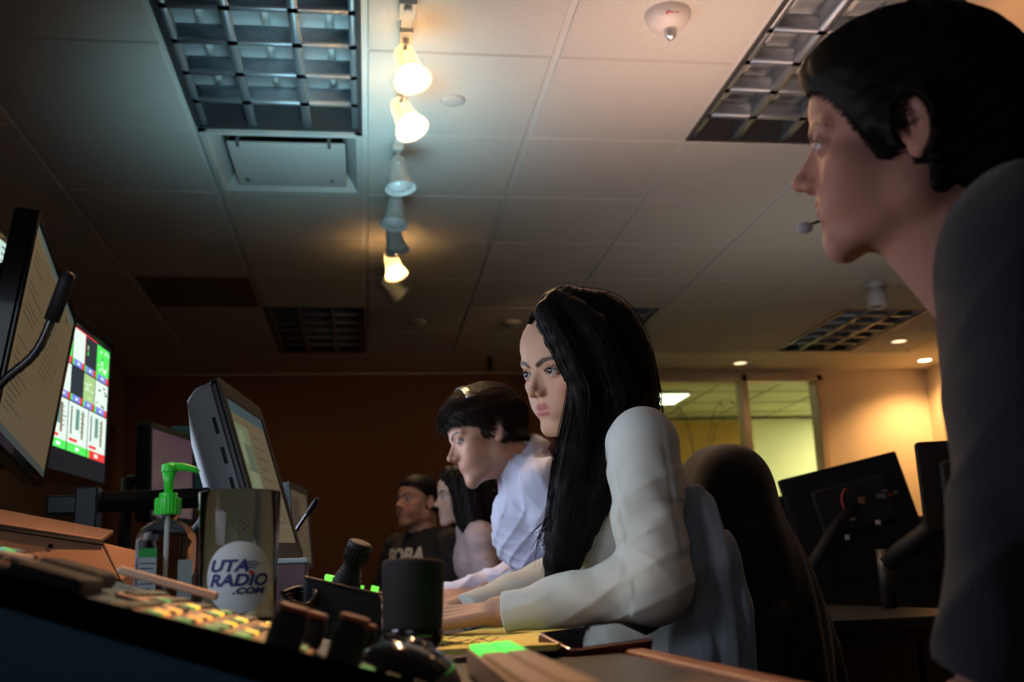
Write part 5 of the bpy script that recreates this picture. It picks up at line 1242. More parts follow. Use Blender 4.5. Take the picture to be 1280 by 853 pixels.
# cables lying behind the glass
cb2 = MB()
for k in range(4):
    P_ = [at(352+k*3, 742+k*4, 1.25), at(375, 735+k*5, 1.28), at(395, 740+k*4, 1.26), at(384, 756+k*2, 1.24), at(362, 752+k*3, 1.22)]; cb2.tube(curve(P_, 24), .0028, 8)
tag(cb2.build('cable_bundle', mat('cable_black', (.02,.015,.012), .35)), 'small coil of dark cables between the drinking glass and the joystick box', 'cable')

# ================================================================== MONITORS
def pose(M): return np.array(M)
m_bez = m_blk2
def monitor(label, c, M, w, h, bez, th, scr_mats, scr_rects, back=None, stand=None, bezel_m=None, group=None):
    """M columns: right, into the screen, up"""
    M = np.array(M); c = np.array(c, float); t = thing('monitor', (c[0], c[1], c[2]-h/2), label, 'monitor', group)
    bm2 = bezel_m or m_bez
    P2_ = rr(w, h, .012); MB().prism(P2_, th, c+M[:, 1]*th/2, M).build('housing', bm2, t, bevel=.003)
    if back: MB().prism(rr(w*.7, h*.7, .04), back, c+M[:, 1]*(th+back/2), M).build('back_cover', bm2, t, bevel=.012)
    bw = MB(); sw, sh_ = w-2*bez, h-2*bez
    for sx in (-1, 1): bw.box(c+M[:, 0]*sx*(w/2-bez/2)-M[:, 1]*.002, (bez, .005, h-.012), M)
    for sy in (-1, 1): bw.box(c+M[:, 2]*sy*(h/2-bez/2)-M[:, 1]*.002, (w-.012, .005, bez), M)
    bw.build('bezel', bm2, t, bevel=.0012)
    s_ = MB(); 
    def q(u0, v0, u1, v1, k, mi):   # u right, v down, 0..1
        s_.add([c+M@A3((u-.5)*sw, -.0010-k*.0004, (.5-v)*sh_) for u, v in ((u0,v1),(u1,v1),(u1,v0),(u0,v0))], [(0,1,2,3)], mi)
    q(0, 0, 1, 1, 0, 0)
    for i, (u0, v0, u1, v1, mi) in enumerate(scr_rects): q(u0, v0, u1, v1, 1+i*.02, mi)
    s_.build('screen', scr_mats, t)
    return t
def em(name, col, es=1., base=.02): return mat(name, (base,)*3, .25, emit=col, es=es, spec=.4)
MA = np.array([[-0.166,-0.98,0.109],[0.986,-0.163,0.042],[-0.024,0.114,0.993]]); MA = np.stack([unit(MA[:, i]) for i in range(3)], 1)
r = random.Random(4); rects = []
for i in range(26):
    v = .10+i*.031
    if r.random() < .75: rects.append((.06, v, .06+r.uniform(.08,.30), v+.012, 1))
    if 3 < i < 15: rects.append((.45+r.uniform(0,.1), v, .62+r.uniform(0,.2), v+.010, 1))
rects += [(0,0,1,.035,2),(0,.955,1,1,3),(.78,.06,.84,.10,1)]
monA = monitor('large glossy black monitor with a dim beige spreadsheet at the left edge', (-.577,1.879,1.249), MA, .62, .36, .017, .032, [em('page_beige', (.20,.145,.075), .50), em('page_ink', (.12,.09,.05), .5), em('page_bar', (.10,.14,.12), .6), em('page_bar2', (.08,.10,.09), .5)], rects, back=.03)
def arm_stand(t, c, M, base, label=None, post=.016):
    M = np.array(M); a = np.array(c)+M[:, 1]*.07
    s_ = MB(); s_.cyl(A3(base[0], base[1], base[2]+.012), A3(base[0], base[1], a[2]), post, n=20); s_.tube([A3(base[0], base[1], a[2]-.01), a], [.016,.014], 14); s_.build('stand_arm', m_blk, t)
    MB().lathe([(0,.014),(.07,.013),(.08,.008),(.082,0)], base, n=36).build('stand_base', m_blk, t)
arm_stand(monA, (-.577,1.879,1.249), MA, (-.70, 1.86, ZS))
# multiviewer
MBv = np.stack([unit((0.06,-1,-.02)), unit((1,.06,.0)), A3(0,0,1)], 1); 
MBv = np.stack([unit(A3(.02,.999,.0)), unit(A3(-.999,.02,-.0)), A3(0,0,1)], 1)
g_, r_c, b_c, w_c, d_c, k_c = 1, 2, 3, 4, 5, 6
rc = []
def tile(u0, v0, u1, v1, fill, b1=3, b2=2):
    rc.append((u0, v0, u1, v1-.045, fill)); rc.append((u0, v1-.045, u0+.12*(u1-u0), v1, g_)); rc.append((u0+.12*(u1-u0), v1-.045, u1-.2*(u1-u0), v1, b1)); rc.append((u0+.4*(u1-u0), v1-.032, u0+.6*(u1-u0), v1-.014, 4)); rc.append((u1-.2*(u1-u0), v1-.045, u1, v1, b2))
rr2 = random.Random(3)
cols_ = [(.02,.165),(.175,.32),(.33,.475),(.485,.63),(.64,.785),(.795,.975)]
for i, (u0, u1) in enumerate(cols_):
    tile(u0, .03, u1, .28, [4,5,1,4,5,1][i]); tile(u0, .29, u1, .52, [5,7,4,5,7,4][i])
for (u0, u1) in ((.02,.235),(.245,.46),(.47,.715),(.725,.975)):
    rc.append((u0, .53, u1, .80, 4)); rc.append((u0, .80, u0+.03, .855, g_)); rc.append((u0+.03, .80, u1, .855, 2 if u0 > .7 else g_)); rc.append((u0+.1, .815, u0+.15, .84, 4))
    rc.append((u0+.03, .555, u0+.045, .74, 5)); rc.append((u1-.08, .56, u1-.055, .75, 8)); rc.append((u0+.02, .765, u0+.12, .785, 2)); rc.append((u0+.09, .56, u0+.135, .70, 9))
    for k in range(5): rc.append((u0+.15, .58+k*.03, u0+.18+rr2.uniform(0,.03), .587+k*.03, 9))
for k in range(14): u = rr2.uniform(.80,.96); v = rr2.uniform(.04,.20); rc.append((u, v, u+rr2.uniform(.008,.03), v+rr2.uniform(.01,.03), rr2.choice([5,4,7])))
for k in range(10): u = rr2.uniform(.80,.95); v = rr2.uniform(.30,.46); rc.append((u, v, u+rr2.uniform(.01,.03), v+.012, 5))
for k in range(8): u = rr2.uniform(.64,.75); v = rr2.uniform(.30,.45); rc.append((u, v, u+.03, v+.008, 4))
rc.append((.63,.03,.634,.24,2)); rc.append((.485,.022,.785,.03,2)); rc.append((.66,.09,.675,.12,7)); rc.append((.665,.13,.675,.16,g_))
mats_v = [em('mv_black', (.01,.012,.016), 1), em('mv_green', (.10,.85,.12), 1.1), em('mv_red', (.85,.05,.05), 1.1), em('mv_blue', (.22,.28,.85), 1.0), em('mv_white', (.74,.88,.78), 1.15), em('mv_dark', (.03,.04,.05), 1), em('mv_grey', (.3,.3,.3), 1), em('mv_yellowgreen', (.45,.70,.28), 1), em('mv_brown', (.30,.17,.10), 1), em('mv_teal', (.15,.33,.28), 1)]
def fitpos(corner_px, D, M, w, h, uv): return at(*corner_px, D)-M@A3((uv[0]-.5)*w, 0, (.5-uv[1])*h)
MBv = np.array([[0.019,-1.0,0.001],[1.0,0.019,-0.024],[0.024,0.002,1.0]]); MBv = np.stack([unit(MBv[:, i]) for i in range(3)], 1)
WB, HB = .86, .50
cB = fitpos((141,432), 3.55, MBv, WB, HB, (1, 0))
monB = monitor('multiviewer monitor with bright green, red and white picture tiles', cB, MBv, WB, HB, .022, .05, mats_v, rc, back=.03)
w_ = MB(); w_.box((cB[0]-.10-(.0), cB[1], cB[2]), (.10, .25, .2)); w_.box(((XL+cB[0]-.12)/2, cB[1]-.0, cB[2]), (abs(XL-(cB[0]-.12))+.02, .08, .08)); w_.build('wall_bracket', m_blk, monB)
# bright monitor behind the big one at the frame's edge
c0 = at(-22, 345, 2.1); M0 = np.stack([unit(A3(.35,.93,0)), unit(A3(-.93,.35,0)), A3(0,0,1)], 1)
c0 = fitpos((23,311), 2.5, MBv, .50, .30, (1, 0))
mon0 = monitor('lit monitor cut off by the left frame edge behind the large glossy one', c0, MBv, .50, .30, .015, .03, [em('black_page', (.01,.012,.03), 1.0), em('pale_page', (.50,.72,.66), 1.0), em('pale_ink', (.15,.30,.32), .8), em('blue_line', (.05,.10,.9), 1.0)], [(0,.0,1,.40,1)]+[(.80,.04+.06*k,.90+.02*(k % 3),.06+.06*k,2) for k in range(5)]+[(0,.86,1,.88,3)], back=.03)
arm_stand(mon0, c0, MBv, (c0[0]-.12, c0[1], ZS))
# purple-lit monitor seen edge on
MC = np.array([[0.164,-0.986,-0.031],[0.986,0.164,-0.022],[0.027,-0.027,0.999]]); MC = np.stack([unit(MC[:, i]) for i in range(3)], 1)
cC = fitpos((186,527), 2.7, MC, .36, .26, (0, 0))
monC = monitor('smaller monitor with a violet screen behind the sanitizer bottle', cC, MC, .36, .26, .016, .035, bezel_m=m_blk, scr_mats=[em('violet_page', (.055,.024,.045), .8), em('violet_bar', (.04,.02,.03), .8)], scr_rects=[(0,.8,1,.83,1)], back=.02)
arm_stand(monC, cC, MC, (cC[0]-.12, cC[1], ZS))
pn_ = thing('blue_screen_monitor', (0,0,0), 'teal back of a monitor between the violet monitor and the touchscreen', 'monitor')
cT = at(262, 572, 3.3); pn_.location = (cT[0], cT[1], ZS)
MB().prism(rr(.24, .20, .01), .03, cT, Rz(.1)).build('housing', mat('teal_shell', (.03,.12,.13), .5), pn_, bevel=.003)
s_ = MB(); s_.cyl((cT[0], cT[1]+.02, ZS+.01), (cT[0], cT[1]+.02, cT[2]), .015); s_.lathe([(0,.012),(.07,.01),(.08,0)], (cT[0], cT[1]+.02, ZS)); s_.build('stand', m_blk, pn_)
# touch screen
MD = np.array([[0.07842,-.955,-0.287],[0.996,0.086,-0.014],[0.038,-0.284,0.958]]); MD = np.stack([unit(MD[:, i]) for i in range(3)], 1)
rc = [(0,0,1,.09,1),(.06,.16,.40,.93,2),(.08,.20,.25,.45,3),(.12,.5,.34,.85,3),(.18,.3,.38,.5,4)]+[(.5,.2+.08*k,.72+.05*(k % 3),.215+.08*k,5) for k in range(9)]
cD = A3(-.202, 2.043, 1.063)
monD = monitor('grey-framed touchscreen monitor tilted back, with a dim olive picture on screen', cD, MD, .42, .335, .032, .012, [em('olive_page', (.13,.105,.060), .75), em('blue_bar', (.045,.075,.085), .8), em('pic_green', (.13,.16,.085), .9), em('pic_light', (.17,.20,.12), .9), em('pic_mid', (.09,.11,.07), .9), em('olive_ink', (.07,.06,.04), .8)], rc, back=.0, bezel_m=mat('monitor_bezel_charcoal', (.022,.020,.020), .4))
hs = MB(); Q1 = [(-.205,0,.165),(.205,0,.165),(.205,0,-.165),(-.205,0,-.165)]
bkD = MB(); secs = []
for yy, s1_, s2_ in ((.012,1,1),(.040,.985,.985),(.062,.92,.9),(.080,.70,.62),(.088,.6,.5)):
    secs.append([tuple(cD+MD@A3(p[0]*s1_, yy, p[1]*s2_)) for p in rr(.415, .330, .014)])
loft(secs, True, True).build('grey_back_shell', mat('shell_blue_grey', (.30,.36,.40), .5), monD)
for k in range(3): MB().box(cD+MD@A3(-.2075, .022, .085-.055*k), (.002, .006, .030), MD).build('vent_slot', m_blk, monD)
s_ = MB(); bp = A3(cD[0]-.15, cD[1], ZS); s_.tube([bp+A3(0,0,.01), bp+A3(0,0,.10), cD+MD@A3(0,.07,-.03)], [.025,.022,.03], 16); s_.build('stand_arm', m_blk, monD)
MB().lathe([(0,.016),(.10,.014),(.11,.006),(.112,0)], bp, n=40).build('stand_base', m_blk, monD)
# small far monitor with gooseneck
ME = np.array([[0.123,-0.988,-0.091],[0.992,0.123,0.008],[0.003,-0.092,0.996]]); ME = np.stack([unit(ME[:, i]) for i in range(3)], 1)
cE = fitpos((359,602), 2.9, ME, .30, .24, (0, 0))
monE = monitor('small far monitor with a dim brown screen right of the touchscreen', cE, ME, .30, .24, .018, .03, [em('brown_page', (.085,.065,.040), .7), em('brown_ink', (.05,.04,.03), .7)], [(.1,.1,.5,.6,1)], back=.02, bezel_m=mat('bezel_blue_grey', (.02,.03,.036), .55))
arm_stand(monE, cE, ME, (cE[0]-.10, cE[1], ZS))
# gooseneck microphones
def gooseneck(pts, base, label, r0=.0045, tipr=.0075, tip=.05):
    t = thing('gooseneck_microphone', base, label, 'microphone', None)
    MB().lathe([(0,.028),(.018,.027),(.030,.014),(.034,0)], base, n=32).build('base', m_blk, t)
    C = curve([np.array(base)+A3(0,0,.026)]+pts, 60); g_2 = MB(); rad = [r0*(1+.10*(i % 2)) for i in range(60)]; g_2.tube(C, rad, 12); g_2.build('gooseneck', m_blk2, t)
    d_ = unit(C[-1]-C[-3]); g_2 = MB(); g_2.tube([C[-1]-d_*tip, C[-1]-d_*.005, C[-1]+d_*.004, C[-1]+d_*.006], [tipr,tipr,tipr*.8,tipr*.3], 20); g_2.build('microphone_head', m_blk, t)
b1 = onz(-120, 700, ZS); b1 = A3(-.62, 1.20, ZS)
gooseneck([at(-60,640,1.2), at(-45,560,1.2), at(-5,487,1.2), at(45,440,1.2), at(70,385,1.2), at(85,346,1.2)], b1, 'black gooseneck microphone curving in front of the large left monitor', .0052, .0088, .055)
gooseneck([at(362,690,2.2), at(366,672,2.2), at(376,655,2.2), at(388,638,2.2), at(396,626,2.2)], A3(*(onz(352,745,ZS)[:2]*0+at(352,720,2.2)[:2]), ZS), 'thin gooseneck microphone against the brown wall right of the touchscreen', .0036, .0062, .035)
# black monitor-arm beam behind the bottle
ar = thing('mounting_post', A3(-.45, 1.75, ZS), 'black horizontal monitor arm with a square post behind the tan rack unit', 'mount')
s_ = MB(); a_, b_2 = at(112,629,1.72), at(262,622,1.72); s_.tube([a_, b_2], .018, 4, smooth=False); s_.build('beam', m_blk, ar, bevel=.003)
p_ = at(110,640,1.70); MB().box((p_[0], p_[1], (ZS+p_[2]+.04)/2), (.036,.036,p_[2]+.04-ZS)).build('post', mat('arm_post_blue', (.018,.03,.04), .4), ar, bevel=.003)
p_ = at(82,632,1.70); MB().box(p_, (.055,.03,.032)).build('clamp', MATS['arm_post_blue'], ar, bevel=.004)
MB().box((at(110,640,1.7)[0], at(110,640,1.7)[1], ZS+.006), (.10,.10,.01)).build('foot_plate', m_blk, ar)
# pale card/box behind the glass on the desk
bx = thing('card_box', at(365,720,1.62), 'low pinkish-grey box with a pale top behind the drinking glass', 'box'); p_ = at(362,722,1.62); p0_ = A3(p_[0], p_[1], 0)
bx.location = (p_[0], p_[1], ZS); MB().box((p_[0], p_[1], (ZS+p_[2]+.02)/2), (.055,.09,p_[2]+.02-ZS)).build('carton', mat('carton_mauve', (.10,.055,.060), .6), bx, bevel=.002)
MB().box((p_[0], p_[1], p_[2]+.024), (.060,.095,.008)).build('lid', mat('carton_lid', (.26,.30,.30), .5), bx, bevel=.002)

# ================================================================== CHAIRS
m_mesh = mat('chair_fabric_black', (.010,.010,.012), .85, bump=.3, bscale=700)
def office_chair(loc, rz, label, back_tilt=.10, arms=True, backrest=True, bw=1., bh=.48):
    t = thing('office_chair', (0,0,0), label, 'office chair', 'office chairs along the desk')
    MB().rbox((0,0,.455), (.48,.46,.07), .03).build('seat', m_mesh, t, bevel=.02)
    s_ = MB(); n_b = 14; V = []; F = []
    if backrest:
        for i in range(n_b+1):
            z = .56+bh*i/n_b
            for k in range(13):
                y = -.21+.42*k/12; e_ = (i/n_b); wq = .21*(1-.18*abs(2*e_-1)**4)/.21; xx_ = .24+back_tilt*e_+.03*math.cos(y/.21*1.2)-.02*math.sin(e_*PI)
                V.append((xx_, y*wq*bw, z))
        n1 = len(V); V += [(v[0]+.035, v[1], v[2]) for v in V]
        for i in range(n_b):
            for k in range(12):
                a = i*13+k; F.append((a, a+1, a+14, a+13)); F.append((n1+a, n1+a+13, n1+a+14, n1+a+1))
        ring = [i*13 for i in range(n_b+1)]+[n_b*13+k for k in range(1, 13)]+[i*13+12 for i in range(n_b-1, -1, -1)]+[k for k in range(11, 0, -1)]
        for i in range(len(ring)): a, b_3 = ring[i], ring[(i+1) % len(ring)]; F.append((a, n1+a, n1+b_3, b_3))
        s_.add(V, F, 0, True); s_.build('backrest', m_mesh, t, bevel=.008)
        MB().tube([(.0,0,.41),(.26,0,.42),(.33,0,.52),(.33,0,.75)], .022, 10).build('back_support', m_blk, t)
    if arms:
        for sy in (-1, 1):
            s_ = MB(); s_.tube([(.02,sy*.20,.42),(.02,sy*.27,.43),(.03,sy*.27,.60)], .014, 10); s_.box((.0,sy*.27,.615), (.24,.06,.025)); s_.build('armrest', m_blk, t, bevel=.004)
    s_ = MB(); s_.cyl((0,0,.10), (0,0,.42), .028, .022); s_.build('gas_column', m_blk, t)
    for k in range(5):
        a = 2*PI*k/5; l = MB(); l.tube([(0,0,.10),(.28*math.cos(a),.28*math.sin(a),.075)], [.028,.016], 8); l.build('base_leg', m_blk, t)
        w2 = MB(); cw = A3(.28*math.cos(a), .28*math.sin(a), .03); dx_ = A3(-math.sin(a), math.cos(a), 0)*.022; w2.cyl(cw-dx_, cw+dx_, .028, n=16); w2.build('caster', m_blk, t)
    t.location = loc; t.rotation_euler = (0, 0, rz)
    return t
c1 = office_chair((.36,1.76,0), -.10, 'black office chair behind the woman in the cream blazer, under the dark jacket', back_tilt=.04, bw=.7, bh=.24)
c2_ = office_chair((.60,2.53,0), 0, 'office chair of the man in the pale shirt, hidden behind the woman', arms=False, backrest=False)
office_chair((.52,3.89,0), 0, 'office chair under the woman in the pink shirt', arms=False, backrest=False)
office_chair((.33,4.46,0), .55, 'office chair under the man in the black T-shirt', arms=False, backrest=False)
office_chair((.68,3.19,0), 0, 'office chair under the person hidden behind the man', arms=False, backrest=False)
# jacket over the chair back: dark draped shape with a rounded crown
def jacket(P):
    P = P.astype(np.float64)
    a = at(905,600,1.86); d = smin(d_cap(P, at(898,606,1.88), at(915,602,1.80), .072, .066), d_cap(P, at(915,700,1.88), at(925,700,1.76), .10, .095), .10)
    d = smin(d, d_cap(P, at(935,800,1.88), at(945,800,1.76), .125, .12), .12); d = smin(d, d_cap(P, at(950,920,1.86), at(960,920,1.76), .14, .13), .12)
    an = np.arctan2(P[:, 1]-1.85, P[:, 0]-.66); fall = np.clip((1.02-P[:, 2])/.3, 0, 1)
    d = d+fall*(.007*np.sin(an*11+P[:, 2]*9)+.004*np.sin(an*23+2))
    return smax(d, .50-P[:, 2], .02).astype(np.float32)
ja = thing('jacket', (.68, 1.82, .5), 'black jacket draped over the back of the office chair', 'jacket')
sdf_part('cloth', jacket, (.35,1.45,.46), (1.05,2.2,1.20), .0065, mat('black_jacket_cloth', (.007,.0065,.009), .92, bump=.2, bscale=700, sheen=.2), ja)
def cardigan(P):
    P = P.astype(np.float64); d = None
    for (a, b_), (r1, r2) in ((((868,618),(880,700)),(.016,.040)), (((880,700),(886,800)),(.040,.050)), (((872,640),(905,760)),(.02,.036)), (((905,760),(912,840)),(.036,.035)), (((886,800),(884,900)),(.05,.05))):
        q_ = d_cap(P, at(*a, 1.52), at(*b_, 1.50), r1, r2); d = q_ if d is None else smin(d, q_, .03)
    d = d+.0050*np.sin(P[:, 0]*150+3*np.sin(P[:, 2]*9)+P[:, 1]*40)*np.clip((1.0-P[:, 2])/.1, .2, 1)+.0015*np.sin(P[:, 0]*330+P[:, 2]*20)
    return smax(d, .64-P[:, 2], .01).astype(np.float32)
ca_ = thing('cardigan', (.50, 1.46, .6), 'grey knitted cardigan hanging between the cream sleeve and the black jacket', 'cardigan')
sdf_part('cloth', cardigan, (.36,1.30,.58), (.68,1.62,1.06), .004, mat('grey_knit', (.30,.34,.37), .9, bump=.5, bscale=900, sheen=.3), ca_)

# ================================================================== RIGHT-HAND DESK
dk = thing('side_desk', (1.5, 2.9, 0), 'dark equipment desk with a cabinet behind the chair at the right', 'desk')
MB().box((1.22, 3.05, .725), (.55, 1.7, .03)).build('worktop', m_desk, dk, bevel=.004)
cbn = MB().box((1.20, 3.05, .36), (.50, 1.64, .70)).build('cabinet', mat('cabinet_dark', (.020,.010,.006), .5), dk, bevel=.003)
for k, x in enumerate((1.08, 1.33)):
    dr = MB().box((x, 2.222, .40), (.235, .018, .56)).build('door', mat('cabinet_door', (.026,.012,.007), .4), dk, bevel=.003)
    hd = MB(); hd.tube([(x+.02,2.205,.60),(x+.02,2.19,.60),(x+.08,2.19,.60),(x+.08,2.205,.60)], .004, 8); hd.build('handle', mat('chrome_handle', (.6,.6,.6), .15, metal=1), dr)
ht = thing('slanted_console', (1.75, 3.7, 0), 'dark slanted equipment console with panel seams below the tilted monitors', 'console')
b = MB(); b.prism([(.92,.0),(2.9,.0),(2.9,1.02),(1.42,.98),(.92,.76)], .9, (0,4.42,0)); b.build('body', mat('console_dark', (.022,.019,.015), .38), ht, bevel=.006)
sm2 = MB()
for k in range(5): sm2.box((1.0+.42*k, 3.965, .55), (.006,.006,1.0))
for z in (.35, .62, .82): sm2.box((1.9, 3.965, z), (1.9,.006,.006))
sm2.build('panel_seams', m_blk, ht)
MF = np.array([[0.977,-0.024,-0.211],[0.037,0.997,0.062],[0.209,-0.068,0.976]]); MF = np.stack([unit(MF[:, i]) for i in range(3)], 1)
sF_ = .80; cF = A3(2.272*sF_, 4.63*sF_, CZ+.306*sF_)
def back_monitor(c, M, w, h, label, cables=True):
    t = thing('monitor', (c[0], c[1], c[2]-h/2), label, 'monitor')
    MB().prism(rr(w, h, .008), .03, c+M[:, 1]*.015, M).build('housing', m_blk, t, bevel=.003)
    MB().prism(rr(w*.62, h*.55, .02), .022, c-M[:, 1]*.011, M).build('back_cover', mat('rear_cover', (.016,.016,.018), .35), t, bevel=.008)
    MB().box(c+M[:, 1]*.031, (w-.03, .002, h-.03), M).build('screen', em('dim_screen', (.05,.06,.07), .5), t)
    if cables:
        P_ = lambda x, z, k=.03: c+M@A3(x*w, -k, z*h)
        s_ = MB(); s_.tube(curve([P_(-.02,.16), P_(-.07,.20,.05), P_(-.12,.10,.05), P_(-.12,-.08,.04)], 20), .0035, 8); s_.build('red_cable', mat('cable_red', (.45,.06,.04), .45), t)
        s_ = MB(); s_.tube([P_(-.12,-.08,.04), P_(-.10,-.15,.04)], .006, 8); s_.tube([P_(-.10,-.15,.04), P_(-.055,-.15,.04)], .004, 8); s_.build('white_plug', mat('plug_white', (.6,.58,.55), .4), t)
        for (x, z, w_3, h_3, m_) in ((.06,.03,.05,.08,mat('port_bronze',(.22,.10,.06),.4)),(.23,.02,.07,.06,mat('port_steel',(.25,.26,.28),.3,metal=.7)),(.30,.01,.03,.03,mat('port_red',(.30,.03,.03),.4)),(.35,.02,.03,.04,MATS['port_steel']),(.27,.07,.04,.03,MATS['port_steel']),(.13,-.26,.035,.05,MATS['plug_white']),(-.15,-.33,.03,.06,MATS['plug_white'])):
            MB().box(P_(x, z, .024), (w_3*w, .008, h_3*h), M@Ry(.3)).build('connector', m_, t, bevel=.001)
    return t
mF = back_monitor(cF, MF, .50, .32, 'large tilted monitor seen from behind with a red cable and white plugs')
s_ = MB(); s_.tube([cF-MF[:, 1]*.02-A3(0,0,0), cF+A3(-.10,-.08,-.06), A3(cF[0]-.28, cF[1]-.1, .80)], [.018,.022,.026], 12); s_.build('support_arm', m_blk, mF)
s_ = MB(); s_.box((cF[0]-.05, cF[1]+.30, .98), (.10,.6,.03)); s_.tube([A3(cF[0]-.05, cF[1]+.40, .97), A3(cF[0]-.03, cF[1]+.05, cF[2])], .022, 10); s_.build('bracket', m_blk, mF)
MG = np.stack([unit(A3(.985,-.1,-.14)), unit(A3(.12,.99,.05)), unit(A3(.14,-.06,.98))], 1)
cG0 = at(985, 660, 4.15); mG = back_monitor(cG0, MF, .34, .26, 'shorter dark monitor back overlapping the left side of the tilted one', False)
s_ = MB(); s_.tube([cG0, A3(cG0[0], cG0[1]+.3, .96)], .02, 10); s_.build('bracket', m_blk, mG)
cH = at(1215, 605, 2.75); mH = back_monitor(cH, np.stack([unit(A3(.95,-.3,.0)), unit(A3(.3,.95,0)), A3(0,0,1)], 1), .26, .24, 'dark monitor edge just left of the foreground person\'s sweater', False)
s_ = MB(); pB = onz(1129, 770, .742); s_.cyl((1.41,2.72,.742), (1.41,2.72,.90), .020, n=20); s_.build('arm_post', mat('post_grey', (.018,.019,.022), .4), mH)
s_ = MB(); s_.tube([A3(1.41,2.72,.86), A3(1.41,2.72,.86)*.5+cH*.5+A3(0,0,-.02), cH+A3(0,.02,-.06)], [.026,.030,.022], 12); s_.build('support_arm', m_blk, mH)
wr = thing('dark_wainscot', (4.2, 7.85, 0), 'low dark cabinet against the peach wall behind the tilted monitor', 'cabinet')
MB().box((3.6, 7.62, .62), (2.0, .5, 1.24)).build('carcass', mat('low_cabinet', (.025,.02,.022), .6), wr, bevel=.004)
for k in range(4): MB().box((2.85+.5*k, 7.365, .62), (.48,.012,1.16)).build('door', MATS['low_cabinet'], wr, bevel=.003)
# ================================================================== LIGHT
def area(name, loc, target, sx, sy, energy, col, spread=PI):
    L = bpy.data.lights.new(name, 'AREA'); L.shape = 'RECTANGLE'; L.size = sx; L.size_y = sy; L.energy = energy; L.color = col; L.spread = spread
    o = bpy.data.objects.new(name, L); COL.objects.link(o); o.location = loc
    o.rotation_euler = (Vector(target)-Vector(loc)).to_track_quat('-Z', 'Y').to_euler(); return o
def spot(name, loc, target, energy, col, size=1.2, blend=.8, soft=.05):
    L = bpy.data.lights.new(name, 'SPOT'); L.energy = energy; L.color = col; L.spot_size = size; L.spot_blend = blend; L.shadow_soft_size = soft
    o = bpy.data.objects.new(name, L); COL.objects.link(o); o.location = loc
    o.rotation_euler = (Vector(target)-Vector(loc)).to_track_quat('-Z', 'Y').to_euler(); return o
# room beyond the window: its ceiling panels
# recessed downlights, plus one spot with no fitting
spot('downlight_lamp', (4.44, 7.45, CEIL-.03), (4.50, 7.75, 0), 70, (1,.55,.20), 2.3, .7)
spot('downlight_lamp', (2.93, 7.60, CEIL-.03), (2.93, 7.6, 0), 5, (1,.62,.3), 2.0, .8)
spot('downlight_lamp', (3.88, 6.86, CEIL-.03), (3.9, 6.9, 0), 5, (1,.62,.3), 2.0, .8)
spot('downlight_lamp', (1.30, 2.0, CEIL-.03), (1.55, 2.0, 1.0), 6, (1,.50,.18), 2.4, .7)  # added warm lamp that turns the pillar orange
# monitors' glow on the people, then an added fill
area('monitor_bank_light', (-.46, 2.80, 1.18), (.5, 2.75, 1.12), 1.4, .40, 9.5, (.64,.77,1), 2.6)
area('console_screen_light', (-.32, 1.45, 1.12), (.45, 1.62, 1.05), .30, .25, 1.1, (.66,.82,1), 2.0)
area('cool_fill_light', (-.55, .85, 1.12), (-.18, 1.25, .90), .30, .25, .55, (.75,.80,1), 2.0)  # added fill for the green pump and the sticker, no screen here
# added fills aimed up, standing in for indirect glow on the ceiling
area('ceiling_fill_teal', (-.05, 3.1, 1.75), (-.05, 3.3, 2.5), .4, .8, 4.2, (.42,.80,.90), 1.9)
area('ceiling_fill_warm', (.95, 2.6, 1.55), (1.05, 2.8, 2.5), .8, .8, 5.6, (1,.63,.46), 2.0)
area('ceiling_fill_far', (2.2, 4.2, 1.3), (2.2, 4.6, 2.5), 1.2, 1.0, 2.2, (1,.86,.70), 2.4)
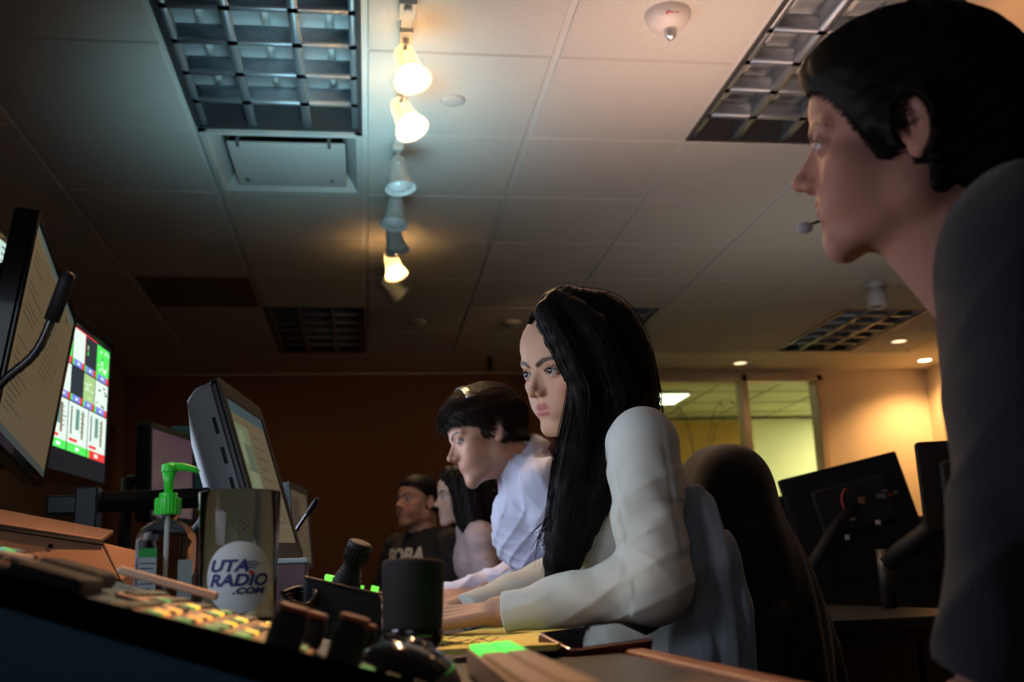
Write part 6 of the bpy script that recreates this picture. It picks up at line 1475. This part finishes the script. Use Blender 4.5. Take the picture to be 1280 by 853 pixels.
# unseen halogen track over the desk, plus warm spots added as fill
spot('warm_spot', (.12, 1.95, 2.35), (-.22, .98, .80), 62, (1,.52,.25), .74, .6, .03)
spot('warm_spot', (.12, 1.20, 2.35), (.24, 1.20, .78), 13, (1,.60,.32), .42, .6, .03)  # added to brighten the yellow pads
spot('warm_spot', (.9, 3.4, 2.4), (.45, 1.65, 1.2), 16, (1,.40,.17), .6, .7, .03)
spot('warm_spot', (1.2, 5.4, 2.4), (.2, 7.9, .9), 17, (1,.55,.27), 1.5, .9, .05)  # added to lift the brown far wall, no track here
spot('warm_spot', (-.6, 5.6, 2.4), (-1.1, 7.9, 1.1), 6, (1,.55,.27), 1.3, .9, .05)  # second added spot for the left part of the brown wall
spot('warm_spot', (-.15, 2.1, 2.35), (.45, .93, 1.25), 7, (1,.55,.3), .35, .7, .03)  # added for a warm rim on the foreground face
area('cool_fill_light', (-.35, .95, 1.12), (.45, .93, 1.24), .30, .25, .55, (.90,.85,1), 2.0)  # added cool fill for the foreground person, no screen here
spot('warm_spot', (-.25, 3.5, 2.35), (.22, 4.25, 1.08), 13, (1,.50,.27), .55, .7, .03)  # added to warm the face of the man in the black T-shirt
area('room_fill', (-.5, -1.1, 1.7), (-.1, 1.3, .9), 1.0, .8, .4, (.75,.85,1), 1.2)
W = bpy.data.worlds.new('world'); SC.world = W; W.use_nodes = True
W.node_tree.nodes['Background'].inputs['Color'].default_value = (.05,.035,.03,1); W.node_tree.nodes['Background'].inputs['Strength'].default_value = .3
# ================================================================== CAMERA
cd = bpy.data.cameras.new('camera'); cam = bpy.data.objects.new('camera', cd); COL.objects.link(cam)
cd.sensor_width = 36; cd.sensor_fit = 'HORIZONTAL'; cd.lens = FPX/1280*36; cd.clip_start = .05; cd.clip_end = 100
cam.matrix_world = Matrix(((CR[0], CU[0], -CF[0], 0), (CR[1], CU[1], -CF[1], 0), (CR[2], CU[2], -CF[2], CZ), (0, 0, 0, 1)))
cd.dof.use_dof = True; cd.dof.focus_distance = 1.68; cd.dof.aperture_fstop = 5.0
SC.camera = cam
SC.view_settings.view_transform = 'Standard'; SC.view_settings.look = 'None'; SC.view_settings.gamma = 1; SC.view_settings.exposure = 0; SC.view_settings.use_curve_mapping = False
